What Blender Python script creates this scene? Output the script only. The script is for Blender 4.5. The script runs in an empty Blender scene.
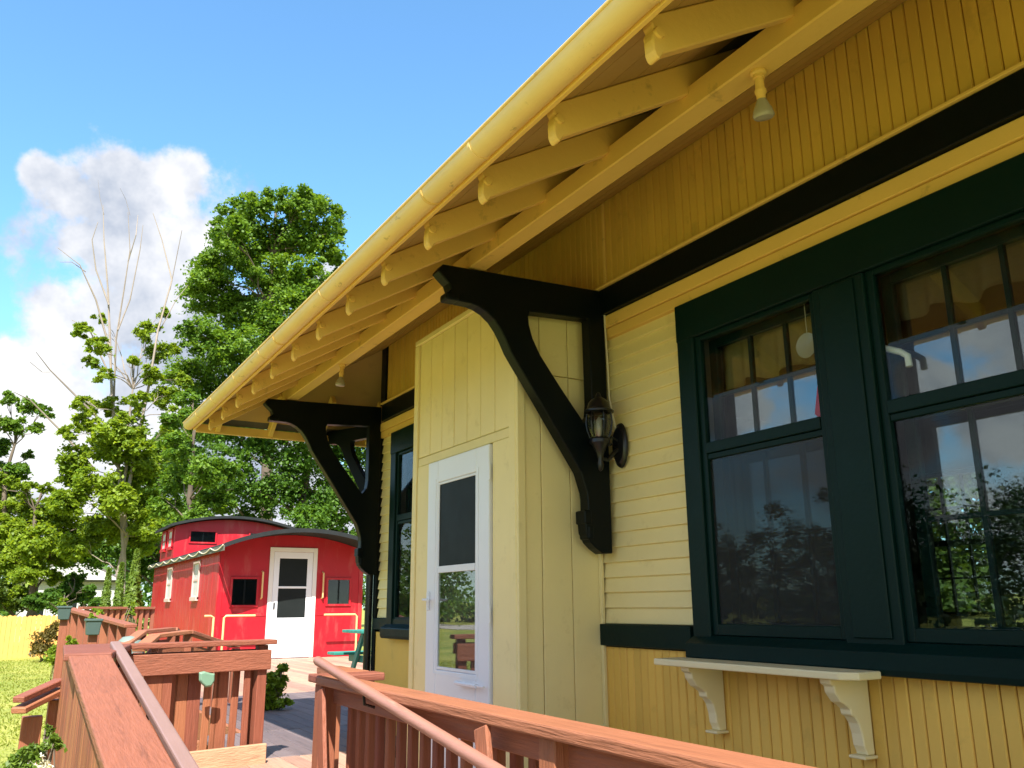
import bpy, bmesh, math, random
import numpy as np
from mathutils import Vector, Matrix
random.seed(7); RNG = np.random.default_rng(11)
S = bpy.context.scene
COL = S.collection
R_ = math.radians

# ------------------------------------------------------------------ camera
CAM = Vector((0.0, 0.0, 1.05)); FPX = 857.0
def _cam_rows(yaw, pitch, roll):
    cy, sy, cp, sp = math.cos(yaw), math.sin(yaw), math.cos(pitch), math.sin(pitch)
    f = Vector((sy*cp, cy*cp, sp)); r = Vector((cy, -sy, 0)); u = r.cross(f)
    c, s = math.cos(roll), math.sin(roll)
    return c*r + s*u, -s*r + c*u, f
CR, CU, CF = _cam_rows(R_(30.322), R_(14.472), R_(-0.386))
cd = bpy.data.cameras.new('camera'); cam = bpy.data.objects.new('camera', cd); COL.objects.link(cam)
cam.matrix_world = Matrix(((CR.x, CU.x, -CF.x, CAM.x), (CR.y, CU.y, -CF.y, CAM.y), (CR.z, CU.z, -CF.z, CAM.z), (0, 0, 0, 1)))
cd.sensor_width = 36; cd.lens = 36*FPX/1024; cd.clip_end = 3000; cd.clip_start = 0.05
S.camera = cam

# ------------------------------------------------------------------ light
TO_SUN = Vector((-0.38, -0.75, 1.0)).normalized()
EXPOSURE = 1.30
SKY_STRENGTH = 0.11
sl = bpy.data.lights.new('sun', 'SUN'); sl.energy = 4.8; sl.angle = R_(0.53); sl.color = (1.0, 0.95, 0.86)
so = bpy.data.objects.new('sun', sl); COL.objects.link(so)
so.rotation_euler = TO_SUN.to_track_quat('Z', 'Y').to_euler(); so.location = (0, 0, 40)
S.view_settings.view_transform = 'Standard'; S.view_settings.look = 'None'
S.view_settings.exposure = EXPOSURE; S.view_settings.gamma = 1.0; S.view_settings.use_curve_mapping = False

def build_world():
    w = bpy.data.worlds.new('World'); S.world = w; w.use_nodes = True
    nt = w.node_tree; N = nt.nodes; L = nt.links; N.clear()
    def nd(t, **k):
        n = N.new(t)
        for a, b in k.items(): setattr(n, a, b)
        return n
    def mth(op, a, b=None, c=None, clamp=False):
        n = nd('ShaderNodeMath', operation=op, use_clamp=clamp)
        for i, v in enumerate((a, b, c)):
            if v is None: continue
            if hasattr(v, 'is_output'): L.new(v, n.inputs[i])
            else: n.inputs[i].default_value = v
        return n.outputs[0]
    def mix(fac, a, b, blend='MIX'):
        n = nd('ShaderNodeMix', data_type='RGBA', blend_type=blend)
        for s, v in ((n.inputs[0], fac), (n.inputs[6], a), (n.inputs[7], b)):
            if hasattr(v, 'is_output'): L.new(v, s)
            else: s.default_value = v
        return n.outputs[2]
    sky = nd('ShaderNodeTexSky', sky_type='NISHITA', sun_disc=False)
    sky.sun_elevation = math.asin(TO_SUN.z); sky.sun_rotation = math.atan2(TO_SUN.x, TO_SUN.y)
    sky.air_density = 1.0; sky.dust_density = 0.6; sky.ozone_density = 2.2
    tc = nd('ShaderNodeTexCoord'); d = tc.outputs['Generated']
    sep = nd('ShaderNodeSeparateXYZ'); L.new(d, sep.inputs[0])
    # soft noises on the direction sphere
    def noise(scale, detail, rough, off=(0, 0, 0), squash=1.0):
        m = nd('ShaderNodeMapping'); m.inputs['Location'].default_value = off; m.inputs['Scale'].default_value = (1, 1, squash)
        L.new(d, m.inputs[0])
        n = nd('ShaderNodeTexNoise'); L.new(m.outputs[0], n.inputs['Vector'])
        n.inputs['Scale'].default_value = scale; n.inputs['Detail'].default_value = detail; n.inputs['Roughness'].default_value = rough
        return n.outputs['Fac']
    fine = noise(9.0, 8, 0.62, (3.1, 0.7, 1.3))
    # fair weather cumulus: a few heaps, each a soft ball on the sky, eaten into by the fine noise
    HEAPS = [((115, 195), .052), ((85, 200), .040), ((165, 185), .034), ((186, 172), .018), ((40, 172), .018), ((125, 250), .078), ((150, 300), .075), ((95, 315), .07), ((60, 300), .03), ((60, 440), .085), ((5, 390), .05), ((150, 400), .10), ((-60, 460), .12), ((40, 540), .16), ((332, 285), .022), ((250, 480), .14), ((975, 300), -.040), ((1010, 430), -.045), ((905, 445), -.030), ((735, 410), -.035), ((795, 350), -.03), ((925, 385), -.022), ((1050, 340), -.045)]
    acc = None
    for (px, py), r in HEAPS:
        v = (CF*FPX + CR*(px-512) - CU*(py-384)).normalized()
        if r < 0: v.x = -v.x; r = -r          # heaps over the track side of the sky, the ones the window panes mirror
        dp = nd('ShaderNodeVectorMath', operation='DISTANCE'); L.new(d, dp.inputs[0]); dp.inputs[1].default_value = v
        q = mth('SUBTRACT', 1.0, mth('DIVIDE', dp.outputs['Value'], r*1.55))
        acc = q if acc is None else mth('SMOOTH_MAX', acc, q, 0.12)
    heap = mth('ADD', acc, mth('MULTIPLY', mth('SUBTRACT', fine, 0.5), 2.3))
    heapm = nd('ShaderNodeMapRange', interpolation_type='SMOOTHSTEP'); L.new(heap, heapm.inputs[0])
    heapm.inputs[1].default_value = 0.05; heapm.inputs[2].default_value = 0.45
    # the rest of the sky carries the same kind of broken cloud
    big = noise(2.6, 8, 0.58, (0.9, 2.2, 0.3), 1.7)
    away = nd('ShaderNodeVectorMath', operation='DISTANCE'); L.new(d, away.inputs[0])
    away.inputs[1].default_value = (CF*FPX + CR*(260-512) - CU*(60-384)).normalized()
    aw = nd('ShaderNodeMapRange', interpolation_type='SMOOTHSTEP'); L.new(away.outputs['Value'], aw.inputs[0])
    aw.inputs[1].default_value = 0.45; aw.inputs[2].default_value = 0.95
    bigm = nd('ShaderNodeMapRange', interpolation_type='SMOOTHSTEP'); L.new(big, bigm.inputs[0])
    bigm.inputs[1].default_value = 0.38; bigm.inputs[2].default_value = 0.54
    cov = mth('MAXIMUM', heapm.outputs[0], mth('MULTIPLY', bigm.outputs[0], aw.outputs[0]))
    up = nd('ShaderNodeMapRange'); L.new(sep.outputs[2], up.inputs[0]); up.inputs[1].default_value = -0.02; up.inputs[2].default_value = 0.04
    cov = mth('MULTIPLY', cov, up.outputs[0], clamp=True)
    shade = noise(5.0, 6, 0.6, (1.7, 5.1, 0.2))
    sh = nd('ShaderNodeMapRange'); L.new(shade, sh.inputs[0]); sh.inputs[1].default_value = 0.38; sh.inputs[2].default_value = 0.58
    cl = mix(sh.outputs[0], (1.75, 2.05, 2.6, 1), (4.2, 4.2, 4.3, 1))
    tint = mix(1.0, sky.outputs[0], (0.88, 1.26, 1.36, 1), 'MULTIPLY')
    out = mix(cov, tint, cl)
    bg = nd('ShaderNodeBackground'); L.new(out, bg.inputs[0]); bg.inputs[1].default_value = SKY_STRENGTH
    wo = nd('ShaderNodeOutputWorld'); L.new(bg.outputs[0], wo.inputs[0])
build_world()

# ------------------------------------------------------------------ pixel -> place
def ray(px, py): return (CF*FPX + CR*(px-512) - CU*(py-384))/FPX
def on_x(px, py, x): d = ray(px, py); return CAM + d*((x-CAM.x)/d.x)
def on_y(px, py, y): d = ray(px, py); return CAM + d*((y-CAM.y)/d.y)
def on_z(px, py, z): d = ray(px, py); return CAM + d*((z-CAM.z)/d.z)

# ------------------------------------------------------------------ materials
MATS = {}
def mat(name, color, rough=0.55, var=0.10, vscale=3.0, rnd=0.06, bump=0.15, bscale=60.0, stretch=(1, 1, 1), stain=None, stain_amt=0.0,
        stain_scale=2.0, stain_thr=0.55, spec=0.5, metallic=0.0, grain=0.0, hue=0.0, coat=0.0):
    if name in MATS: return MATS[name]
    m = bpy.data.materials.new(name); m.use_nodes = True; MATS[name] = m
    nt = m.node_tree; N = nt.nodes; L = nt.links
    b = N['Principled BSDF']; b.inputs['Roughness'].default_value = rough; b.inputs['Metallic'].default_value = metallic
    b.inputs['Specular IOR Level'].default_value = spec
    if coat: b.inputs['Coat Weight'].default_value = coat
    geo = N.new('ShaderNodeNewGeometry'); oi = N.new('ShaderNodeObjectInfo')
    vm = N.new('ShaderNodeVectorMath'); vm.operation = 'MULTIPLY'; vm.inputs[1].default_value = stretch
    L.new(geo.outputs['Position'], vm.inputs[0])
    # a random shift for each piece, so that grain does not run on across pieces
    rs = N.new('ShaderNodeVectorMath'); rs.operation = 'MULTIPLY_ADD'; rs.inputs[1].default_value = (17.3, 9.1, 23.7)
    L.new(oi.outputs['Random'], rs.inputs[0]); L.new(vm.outputs[0], rs.inputs[2])
    def noise(vec, s, det=4, ro=0.55):
        n = N.new('ShaderNodeTexNoise'); L.new(vec, n.inputs['Vector']); n.inputs['Scale'].default_value = s
        n.inputs['Detail'].default_value = det; n.inputs['Roughness'].default_value = ro; return n.outputs['Fac']
    def math_(op, a, c):
        n = N.new('ShaderNodeMath'); n.operation = op
        for i, v in enumerate((a, c)):
            if hasattr(v, 'is_output'): L.new(v, n.inputs[i])
            else: n.inputs[i].default_value = v
        return n.outputs[0]
    v = math_('ADD', math_('MULTIPLY', math_('SUBTRACT', noise(geo.outputs['Position'], vscale, 5), 0.5), var*3.0),
              math_('MULTIPLY', math_('SUBTRACT', oi.outputs['Random'], 0.5), rnd*2))
    if grain:
        v = math_('ADD', v, math_('MULTIPLY', math_('SUBTRACT', noise(rs.outputs[0], bscale*0.6, 6, 0.65), 0.5), grain*2.5))
    v = math_('ADD', v, 1.0)
    hs = N.new('ShaderNodeHueSaturation'); hs.inputs['Color'].default_value = (*color, 1)
    L.new(v, hs.inputs['Value'])
    if hue:
        L.new(math_('ADD', math_('MULTIPLY', math_('SUBTRACT', oi.outputs['Random'], 0.5), hue), 0.5), hs.inputs['Hue'])
    col = hs.outputs[0]
    if stain is not None:
        mr = N.new('ShaderNodeMapRange'); L.new(noise(rs.outputs[0], stain_scale, 7, 0.68), mr.inputs[0])
        mr.inputs[1].default_value = stain_thr; mr.inputs[2].default_value = stain_thr+0.10; mr.inputs[4].default_value = stain_amt
        mx = N.new('ShaderNodeMix'); mx.data_type = 'RGBA'
        L.new(mr.outputs[0], mx.inputs[0]); L.new(col, mx.inputs[6]); mx.inputs[7].default_value = (*stain, 1); col = mx.outputs[2]
    L.new(col, b.inputs['Base Color'])
    rr = math_('ADD', rough-0.08, math_('MULTIPLY', noise(geo.outputs['Position'], 9.0, 3), 0.16)); L.new(rr, b.inputs['Roughness'])
    if bump:
        bp = N.new('ShaderNodeBump'); bp.inputs['Strength'].default_value = bump; bp.inputs['Distance'].default_value = 0.01
        L.new(noise(rs.outputs[0], bscale, 4, 0.6), bp.inputs['Height']); L.new(bp.outputs[0], b.inputs['Normal'])
    return m

def glass_mat(name, tint=(1, 1, 1), ior=1.75, rough=0.0, haze=0.0):
    m = bpy.data.materials.new(name); m.use_nodes = True; nt = m.node_tree; N = nt.nodes; L = nt.links; N.clear()
    tr = N.new('ShaderNodeBsdfTransparent'); tr.inputs[0].default_value = (*tint, 1)
    gl = N.new('ShaderNodeBsdfGlossy'); gl.inputs['Roughness'].default_value = rough
    geo = N.new('ShaderNodeNewGeometry')
    # Schlick reflectance, the same for both faces of the thin sheet
    f0 = ((ior-1)/(ior+1))**2
    dt = N.new('ShaderNodeVectorMath'); dt.operation = 'DOT_PRODUCT'; L.new(geo.outputs['Normal'], dt.inputs[0]); L.new(geo.outputs['Incoming'], dt.inputs[1])
    ab = N.new('ShaderNodeMath'); ab.operation = 'ABSOLUTE'; L.new(dt.outputs['Value'], ab.inputs[0])
    om = N.new('ShaderNodeMath'); om.operation = 'SUBTRACT'; om.inputs[0].default_value = 1.0; L.new(ab.outputs[0], om.inputs[1])
    pw = N.new('ShaderNodeMath'); pw.operation = 'POWER'; L.new(om.outputs[0], pw.inputs[0]); pw.inputs[1].default_value = 5.0
    fr = N.new('ShaderNodeMath'); fr.operation = 'MULTIPLY_ADD'; L.new(pw.outputs[0], fr.inputs[0]); fr.inputs[1].default_value = 1-f0; fr.inputs[2].default_value = f0
    n = N.new('ShaderNodeTexNoise'); n.inputs['Scale'].default_value = 2.2; n.inputs['Detail'].default_value = 1
    L.new(geo.outputs['Position'], n.inputs['Vector'])
    bp = N.new('ShaderNodeBump'); bp.inputs['Strength'].default_value = 0.02; bp.inputs['Distance'].default_value = 0.02; L.new(n.outputs[0], bp.inputs['Height'])
    L.new(bp.outputs[0], gl.inputs['Normal'])
    mx = N.new('ShaderNodeMixShader'); L.new(fr.outputs[0], mx.inputs[0]); L.new(tr.outputs[0], mx.inputs[1]); L.new(gl.outputs[0], mx.inputs[2])
    last = mx.outputs[0]
    if haze:
        df = N.new('ShaderNodeBsdfDiffuse'); df.inputs[0].default_value = (.32, .33, .34, 1)
        m2 = N.new('ShaderNodeMixShader'); m2.inputs[0].default_value = haze; L.new(last, m2.inputs[1]); L.new(df.outputs[0], m2.inputs[2]); last = m2.outputs[0]
    o = N.new('ShaderNodeOutputMaterial'); L.new(last, o.inputs[0]); MATS[name] = m
    return m

def leaf_mat(name, c1, c2, trans=0.45, rough=0.5):
    m = bpy.data.materials.new(name); m.use_nodes = True; nt = m.node_tree; N = nt.nodes; L = nt.links; N.clear()
    geo = N.new('ShaderNodeNewGeometry')
    n = N.new('ShaderNodeTexNoise'); n.inputs['Scale'].default_value = 0.55; n.inputs['Detail'].default_value = 3; L.new(geo.outputs['Position'], n.inputs['Vector'])
    a = N.new('ShaderNodeMath'); a.operation = 'MULTIPLY_ADD'; L.new(geo.outputs['Random Per Island'], a.inputs[0]); a.inputs[1].default_value = 0.7; a.inputs[2].default_value = -0.35
    b = N.new('ShaderNodeMath'); b.operation = 'ADD'; b.use_clamp = True; L.new(a.outputs[0], b.inputs[0]); L.new(n.outputs[0], b.inputs[1])
    mx = N.new('ShaderNodeMix'); mx.data_type = 'RGBA'; L.new(b.outputs[0], mx.inputs[0]); mx.inputs[6].default_value = (*c1, 1); mx.inputs[7].default_value = (*c2, 1)
    pb = N.new('ShaderNodeBsdfPrincipled'); L.new(mx.outputs[2], pb.inputs['Base Color']); pb.inputs['Roughness'].default_value = rough; pb.inputs['Specular IOR Level'].default_value = 0.35
    tl = N.new('ShaderNodeBsdfTranslucent')
    ty = N.new('ShaderNodeMix'); ty.data_type = 'RGBA'; ty.blend_type = 'MULTIPLY'; ty.inputs[0].default_value = 1; L.new(mx.outputs[2], ty.inputs[6]); ty.inputs[7].default_value = (1.5, 1.35, 0.55, 1)
    L.new(ty.outputs[2], tl.inputs[0])
    ms = N.new('ShaderNodeMixShader'); ms.inputs[0].default_value = trans; L.new(pb.outputs[0], ms.inputs[1]); L.new(tl.outputs[0], ms.inputs[2])
    o = N.new('ShaderNodeOutputMaterial'); L.new(ms.outputs[0], o.inputs[0]); MATS[name] = m
    return m

CREAM = mat('cream paint', (.84, .71, .345), rough=.55, spec=.35, var=.05, rnd=.03, bump=.10, bscale=45, stain=(.52, .40, .16), stain_amt=.22, stain_scale=6, stain_thr=.58)
GOLD = mat('golden paint', (.80, .50, .10), rough=.55, spec=.35, var=.06, rnd=.09, bump=.16, bscale=40, stain=(.42, .27, .06), stain_amt=.25, stain_scale=5, stain_thr=.60)
TRIMY = mat('yellow trim paint', (.77, .50, .14), rough=.6, spec=.3, var=.06, rnd=.03, bump=.16, bscale=35, stain=(.30, .17, .05), stain_amt=.5, stain_scale=7, stain_thr=.61)
GUTTER = mat('yellow gutter paint', (.82, .585, .235), rough=.52, spec=.3, var=.10, rnd=.02, bump=.12, bscale=30, stretch=(1, .45, 1), stain=(.13, .075, .03), stain_amt=.8, stain_scale=13, stain_thr=.62)
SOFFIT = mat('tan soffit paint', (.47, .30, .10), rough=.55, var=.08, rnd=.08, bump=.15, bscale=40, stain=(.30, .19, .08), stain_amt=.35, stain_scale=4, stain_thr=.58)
GOLD_SHADED = mat('shaded golden paint', (.70, .435, .09), rough=.6, spec=.3, var=.08, rnd=.06, bump=.12, bscale=40, stain=(.36, .22, .05), stain_amt=.3, stain_scale=5, stain_thr=.58)  # golden paint darkened to hold the weaker light high under the eave
GREEN = mat('dark green paint', (.002, .016, .0135), rough=.40, spec=.14, var=.12, rnd=.05, bump=.12, bscale=40, stain=(.03, .06, .06), stain_amt=.15, stain_scale=14, stain_thr=.66)
BLACKG = mat('black green paint', (.002, .005, .006), rough=.40, spec=.16, var=.15, rnd=.02, bump=.14, bscale=40)
IRON = mat('black lamp metal', (.008, .008, .010), rough=.30, var=.1, rnd=.0, bump=.06, bscale=50, metallic=.0)
WHITE = mat('white painted metal', (.80, .82, .86), rough=.35, var=.03, rnd=.02, bump=.03, bscale=20)
WHITEWOOD = mat('white wood paint', (.80, .78, .74), rough=.5, var=.05, rnd=.02, bump=.08, bscale=40)
IVORY = mat('ivory shelf paint', (.80, .69, .40), rough=.40, var=.05, rnd=.02, bump=.12, bscale=40, stain=(.45, .35, .18), stain_amt=.3, stain_scale=8, stain_thr=.62)
RED = mat('red caboose paint', (.42, .006, .017), rough=.42, var=.10, rnd=.04, bump=.10, bscale=18, stretch=(1, 1, .25), stain=(.46, .09, .08), stain_amt=.4, stain_scale=3.5, stain_thr=.52)
ROOFM = mat('dark roof membrane', (.022, .026, .028), rough=.85, spec=.2, var=.3, rnd=.1, bump=.4, bscale=18)
SHINGLE = mat('grey shingles', (.12, .11, .10), rough=.85, var=.3, rnd=.2, bump=.5, bscale=30)
EAVEG = mat('grey green eave paint', (.10, .105, .08), rough=.7, var=.2, rnd=0, bump=.1)
PINKW = mat('faded pink white paint', (.55, .40, .36), rough=.6, var=.15, rnd=.05, bump=.1)
BLIND = mat('grey white blind', (.50, .48, .47), rough=.6, var=.1, rnd=0, bump=.05)
PIPEY = mat('yellow pipe paint', (.72, .50, .22), rough=.4, var=.08, rnd=.05, bump=.05)
def stained(name, c, axis, rough=.62, **k):
    st = {'x': (.06, 1, 1), 'y': (1, .06, 1), 'z': (1, 1, .06)}[axis]
    return mat(name, c, rough=rough, var=.10, rnd=.20, bump=.6, bscale=90, stretch=st, grain=.24, hue=.016, stain=tuple(v*.38 for v in c), stain_amt=.5, stain_scale=24, stain_thr=.57, **k)
RC = (.275, .094, .050)
RAIL_X = stained('stained rail wood across', RC, 'x'); RAIL_Y = stained('stained rail wood along', RC, 'y'); RAIL_Z = stained('stained rail wood upright', (.27, .088, .044), 'z')
DECK_Y = stained('weathered deck wood', (.40, .235, .165), 'y'); RAMP_X = stained('weathered ramp wood', (.42, .24, .15), 'x'); DECK_SHADED = stained('shaded grey deck wood', (.155, .115, .115), 'y')  # the dark grey deck wood has the eave's shadow put into its colour
HANDR = mat('brown handrail paint', (.34, .16, .115), rough=.45, var=.12, rnd=.05, bump=.2, bscale=60, stretch=(1, .15, 1), grain=.15, stain=(.55, .36, .28), stain_amt=.4, stain_scale=9, stain_thr=.62)
GRAYBAR = mat('grey brown bar paint', (.27, .165, .145), rough=.45, var=.08, rnd=.02, bump=.2, bscale=50, stretch=(1, .15, 1))
TABLEG = mat('green table paint', (.03, .22, .17), rough=.5, var=.12, rnd=.10, bump=.2, bscale=40)
PLANTERG = mat('grey green planter plastic', (.055, .09, .083), rough=.55, var=.1, rnd=.05, bump=.05)
TARP = mat('pale grey tarp', (.16, .21, .19), rough=.6, var=.15, rnd=.02, bump=.5, bscale=9)
FENCEY = mat('yellow fence paint', (.70, .36, .085), rough=.6, var=.08, rnd=.05, bump=.1, bscale=10)
LEAFORN = mat('pale green enamel', (.17, .30, .21), rough=.4, var=.15, rnd=0, bump=.05)
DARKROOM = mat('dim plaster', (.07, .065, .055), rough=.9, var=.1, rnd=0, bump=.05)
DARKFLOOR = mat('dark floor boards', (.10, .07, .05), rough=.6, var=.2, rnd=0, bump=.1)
CURTG = mat('gold curtain cloth', (.60, .42, .17), rough=.9, var=.2, rnd=.1, bump=.3, bscale=90)
CURTW = mat('pale curtain cloth', (.22, .16, .10), rough=.9, var=.2, rnd=.1, bump=.3, bscale=90)
REDCLOTH = mat('red cloth', (.62, .03, .05), rough=.8, var=.1, rnd=0, bump=.2)
SCREEN = mat('dark door screen', (.014, .018, .018), rough=.5, spec=.12, var=.15, rnd=0, bump=.05, bscale=300)
BULBG = mat('frosted bulb glass', (.34, .31, .25), rough=.22, var=.1, rnd=.1, bump=.02)
BARK = mat('grey brown bark', (.13, .10, .075), rough=.9, var=.3, rnd=.2, bump=1.0, bscale=14, stretch=(1, 1, .2))
BARKDEAD = mat('bare grey bark', (.26, .215, .18), rough=.9, var=.25, rnd=.2, bump=.8, bscale=14, stretch=(1, 1, .2))
HOUSEW = mat('pale house siding', (.50, .50, .49), rough=.7, var=.05, rnd=0, bump=.05)
STRING = mat('cream light string', (.72, .66, .50), rough=.4, var=.1, rnd=.2, bump=0)
CABLE = mat('pale cable', (.62, .56, .40), rough=.5, var=.1, rnd=0, bump=0)
GLASS = glass_mat('window glass', (.88, .92, .92), 2.25)
STORM = glass_mat('storm glass', (.92, .95, .95), 1.30)
GLASSD = glass_mat('screened window glass', (.50, .53, .54), 1.32, 0.0, 0.06)
GLASSC = glass_mat('dark caboose glass', (.55, .6, .62), 1.6)
LAMPGL = glass_mat('seeded lamp glass', (.75, .8, .85), 1.9, 0.08)
LF_MAPLE = leaf_mat('maple leaves', (.055, .14, .016), (.19, .31, .030))
LF_DARK = leaf_mat('shade tree leaves', (.035, .10, .016), (.13, .25, .028))
LF_YEL = leaf_mat('yellow green leaves', (.11, .20, .016), (.30, .40, .030), .5)
LF_FAR = leaf_mat('backlit woods foliage', (.014, .034, .012), (.035, .065, .018), .12)  # backlit shade of the hillside woods put into the leaf colour
LF_CEDAR = leaf_mat('cedar sprays', (.08, .15, .018), (.17, .25, .03), .35)
LF_SHRUB = leaf_mat('shrub leaves', (.045, .095, .016), (.12, .17, .03))
LF_BROWN = leaf_mat('bronze shrub leaves', (.10, .085, .02), (.17, .13, .03))
LF_REDP = leaf_mat('dark red leaves', (.10, .015, .02), (.18, .03, .03), .3)
LF_PETAL = leaf_mat('white petals', (.75, .75, .72), (.85, .85, .82), .3)
LF_YPET = leaf_mat('yellow flower heads', (.55, .40, .03), (.70, .55, .06), .3)

# ------------------------------------------------------------------ mesh helpers
class MB:
    def __init__(s): s.v = []; s.f = []
    def add(s, vs, fs):
        o = len(s.v); s.v += [Vector(v) for v in vs]; s.f += [[i+o for i in f] for f in fs]; return s
    def bx(s, x0, x1, y0, y1, z0, z1):
        return s.add([(x0, y0, z0), (x1, y0, z0), (x1, y1, z0), (x0, y1, z0), (x0, y0, z1), (x1, y0, z1), (x1, y1, z1), (x0, y1, z1)],
                     [(0, 3, 2, 1), (4, 5, 6, 7), (0, 1, 5, 4), (1, 2, 6, 5), (2, 3, 7, 6), (3, 0, 4, 7)])
    def bar(s, a, b, w, h, up=(0, 0, 1)):
        a, b = Vector(a), Vector(b); d = (b-a).normalized(); side = d.cross(Vector(up))
        if side.length < 1e-4: side = d.cross(Vector((1, 0, 0)))
        side.normalize(); u = side.cross(d)
        vs = [p + side*(sx*w/2) + u*(sz*h/2) for p in (a, b) for sx, sz in ((-1, -1), (1, -1), (1, 1), (-1, 1))]
        return s.add(vs, [(0, 1, 2, 3), (7, 6, 5, 4), (0, 4, 5, 1), (1, 5, 6, 2), (2, 6, 7, 3), (3, 7, 4, 0)])
    def prism(s, poly, fn0, fn1):
        n = len(poly); vs = [fn0(*p) for p in poly] + [fn1(*p) for p in poly]
        return s.add(vs, [list(range(n))[::-1], list(range(n, 2*n))] + [(i, (i+1) % n, n+(i+1) % n, n+i) for i in range(n)])
    def strip(s, outer, inner, fn0, fn1):   # ring between two closed loops of the same count
        n = len(outer); vs = [fn(*p) for fn in (fn0, fn1) for lp in (outer, inner) for p in lp]; fs = []
        for i in range(n):
            j = (i+1) % n
            fs += [(i, n+i, n+j, j), (2*n+i, 2*n+j, 3*n+j, 3*n+i), (i, j, 2*n+j, 2*n+i), (n+i, 3*n+i, 3*n+j, n+j)]
        return s.add(vs, fs)
    def tube(s, pts, r, n=8, cap=True):
        pts = [Vector(p) for p in pts]; rs = r if isinstance(r, (list, tuple)) else [r]*len(pts)
        ring = []; up = Vector((0.13, 0.31, 0.94))
        for i, p in enumerate(pts):
            d = (pts[min(i+1, len(pts)-1)] - pts[max(i-1, 0)]).normalized()
            a = d.cross(up)
            if a.length < .05: a = d.cross(Vector((1, 0, 0)))
            a.normalize(); b = d.cross(a); up = a.cross(d)
            ring.append([p + (a*math.cos(t) + b*math.sin(t))*rs[i] for t in [2*math.pi*k/n for k in range(n)]])
        vs = [v for rg in ring for v in rg]
        fs = [(i*n+k, i*n+(k+1) % n, (i+1)*n+(k+1) % n, (i+1)*n+k) for i in range(len(pts)-1) for k in range(n)]
        if cap: fs += [list(range(n))[::-1], [(len(pts)-1)*n+k for k in range(n)]]
        return s.add(vs, fs)
    def lathe(s, prof, c, n=16, axis='z', M=None):
        c = Vector(c); vs = []
        for r, h in prof:
            for k in range(n):
                t = 2*math.pi*k/n; v = Vector((r*math.cos(t), r*math.sin(t), h))
                vs.append((M @ v if M else v) + c)
        m = len(prof)
        fs = [(i*n+k, i*n+(k+1) % n, (i+1)*n+(k+1) % n, (i+1)*n+k) for i in range(m-1) for k in range(n)]
        fs += [list(range(n))[::-1], [(m-1)*n+k for k in range(n)]]
        return s.add(vs, fs)
    def mesh(s, name, m, bevel=0.0, smooth=False, origin=Vector((0, 0, 0)), seg=1):
        me = bpy.data.meshes.new(name)
        me.from_pydata([tuple(v-origin) for v in s.v], [], s.f)
        bm = bmesh.new(); bm.from_mesh(me)
        bmesh.ops.recalc_face_normals(bm, faces=bm.faces)
        if bevel: bmesh.ops.bevel(bm, geom=[e for e in bm.edges if len(e.link_faces) == 2 and e.calc_face_angle(0) > .5], offset=bevel, segments=seg, affect='EDGES', profile=.5, clamp_overlap=True)
        bm.to_mesh(me); bm.free()
        me.materials.append(m)
        if smooth:
            me.polygons.foreach_set('use_smooth', [True]*len(me.polygons))
            try: me.set_sharp_from_angle(angle=R_(38))
            except Exception: pass
        return me
def wloc(o):
    v = Vector((0, 0, 0))
    while o is not None: v = v + o.location; o = o.parent
    return v
def put(name, me, parent=None, loc=(0, 0, 0), rot=None, scale=None):
    o = bpy.data.objects.new(name, me); COL.objects.link(o); o.location = loc
    if rot is not None: o.rotation_euler = rot
    if scale is not None: o.scale = scale
    o.parent = parent
    return o
def build(mb, name, m, parent=None, bevel=0.0, smooth=False, seg=1):
    """mesh given in world coordinates, linked under parent (unrotated)"""
    return put(name, mb.mesh(name, m, bevel, smooth, wloc(parent), seg), parent)
def thing(name, label, cat, loc=(0, 0, 0), group=None):
    o = bpy.data.objects.new(name, None); COL.objects.link(o); o.location = loc; o.empty_display_size = .2
    return tag(o, label, cat, group)
def tag(o, label, cat, group=None):
    o['label'] = label; o['category'] = cat
    if group: o['group'] = group
    return o
def structure(o): o['kind'] = 'structure'; return o
_box = {}
def piece(name, size, center, m, parent, bevel=.004, rot=None):
    """a rectangular board; alike boards share one mesh"""
    k = (tuple(round(v, 4) for v in size), m.name, bevel)
    if k not in _box:
        sx, sy, sz = size; _box[k] = MB().bx(-sx/2, sx/2, -sy/2, sy/2, -sz/2, sz/2).mesh(name, m, bevel)
    return put(name, _box[k], parent, Vector(center) - wloc(parent), rot)
def box(name, x0, x1, y0, y1, z0, z1, m, parent, bevel=.004):
    return piece(name, (x1-x0, y1-y0, z1-z0), ((x0+x1)/2, (y0+y1)/2, (z0+z1)/2), m, parent, bevel)

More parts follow.
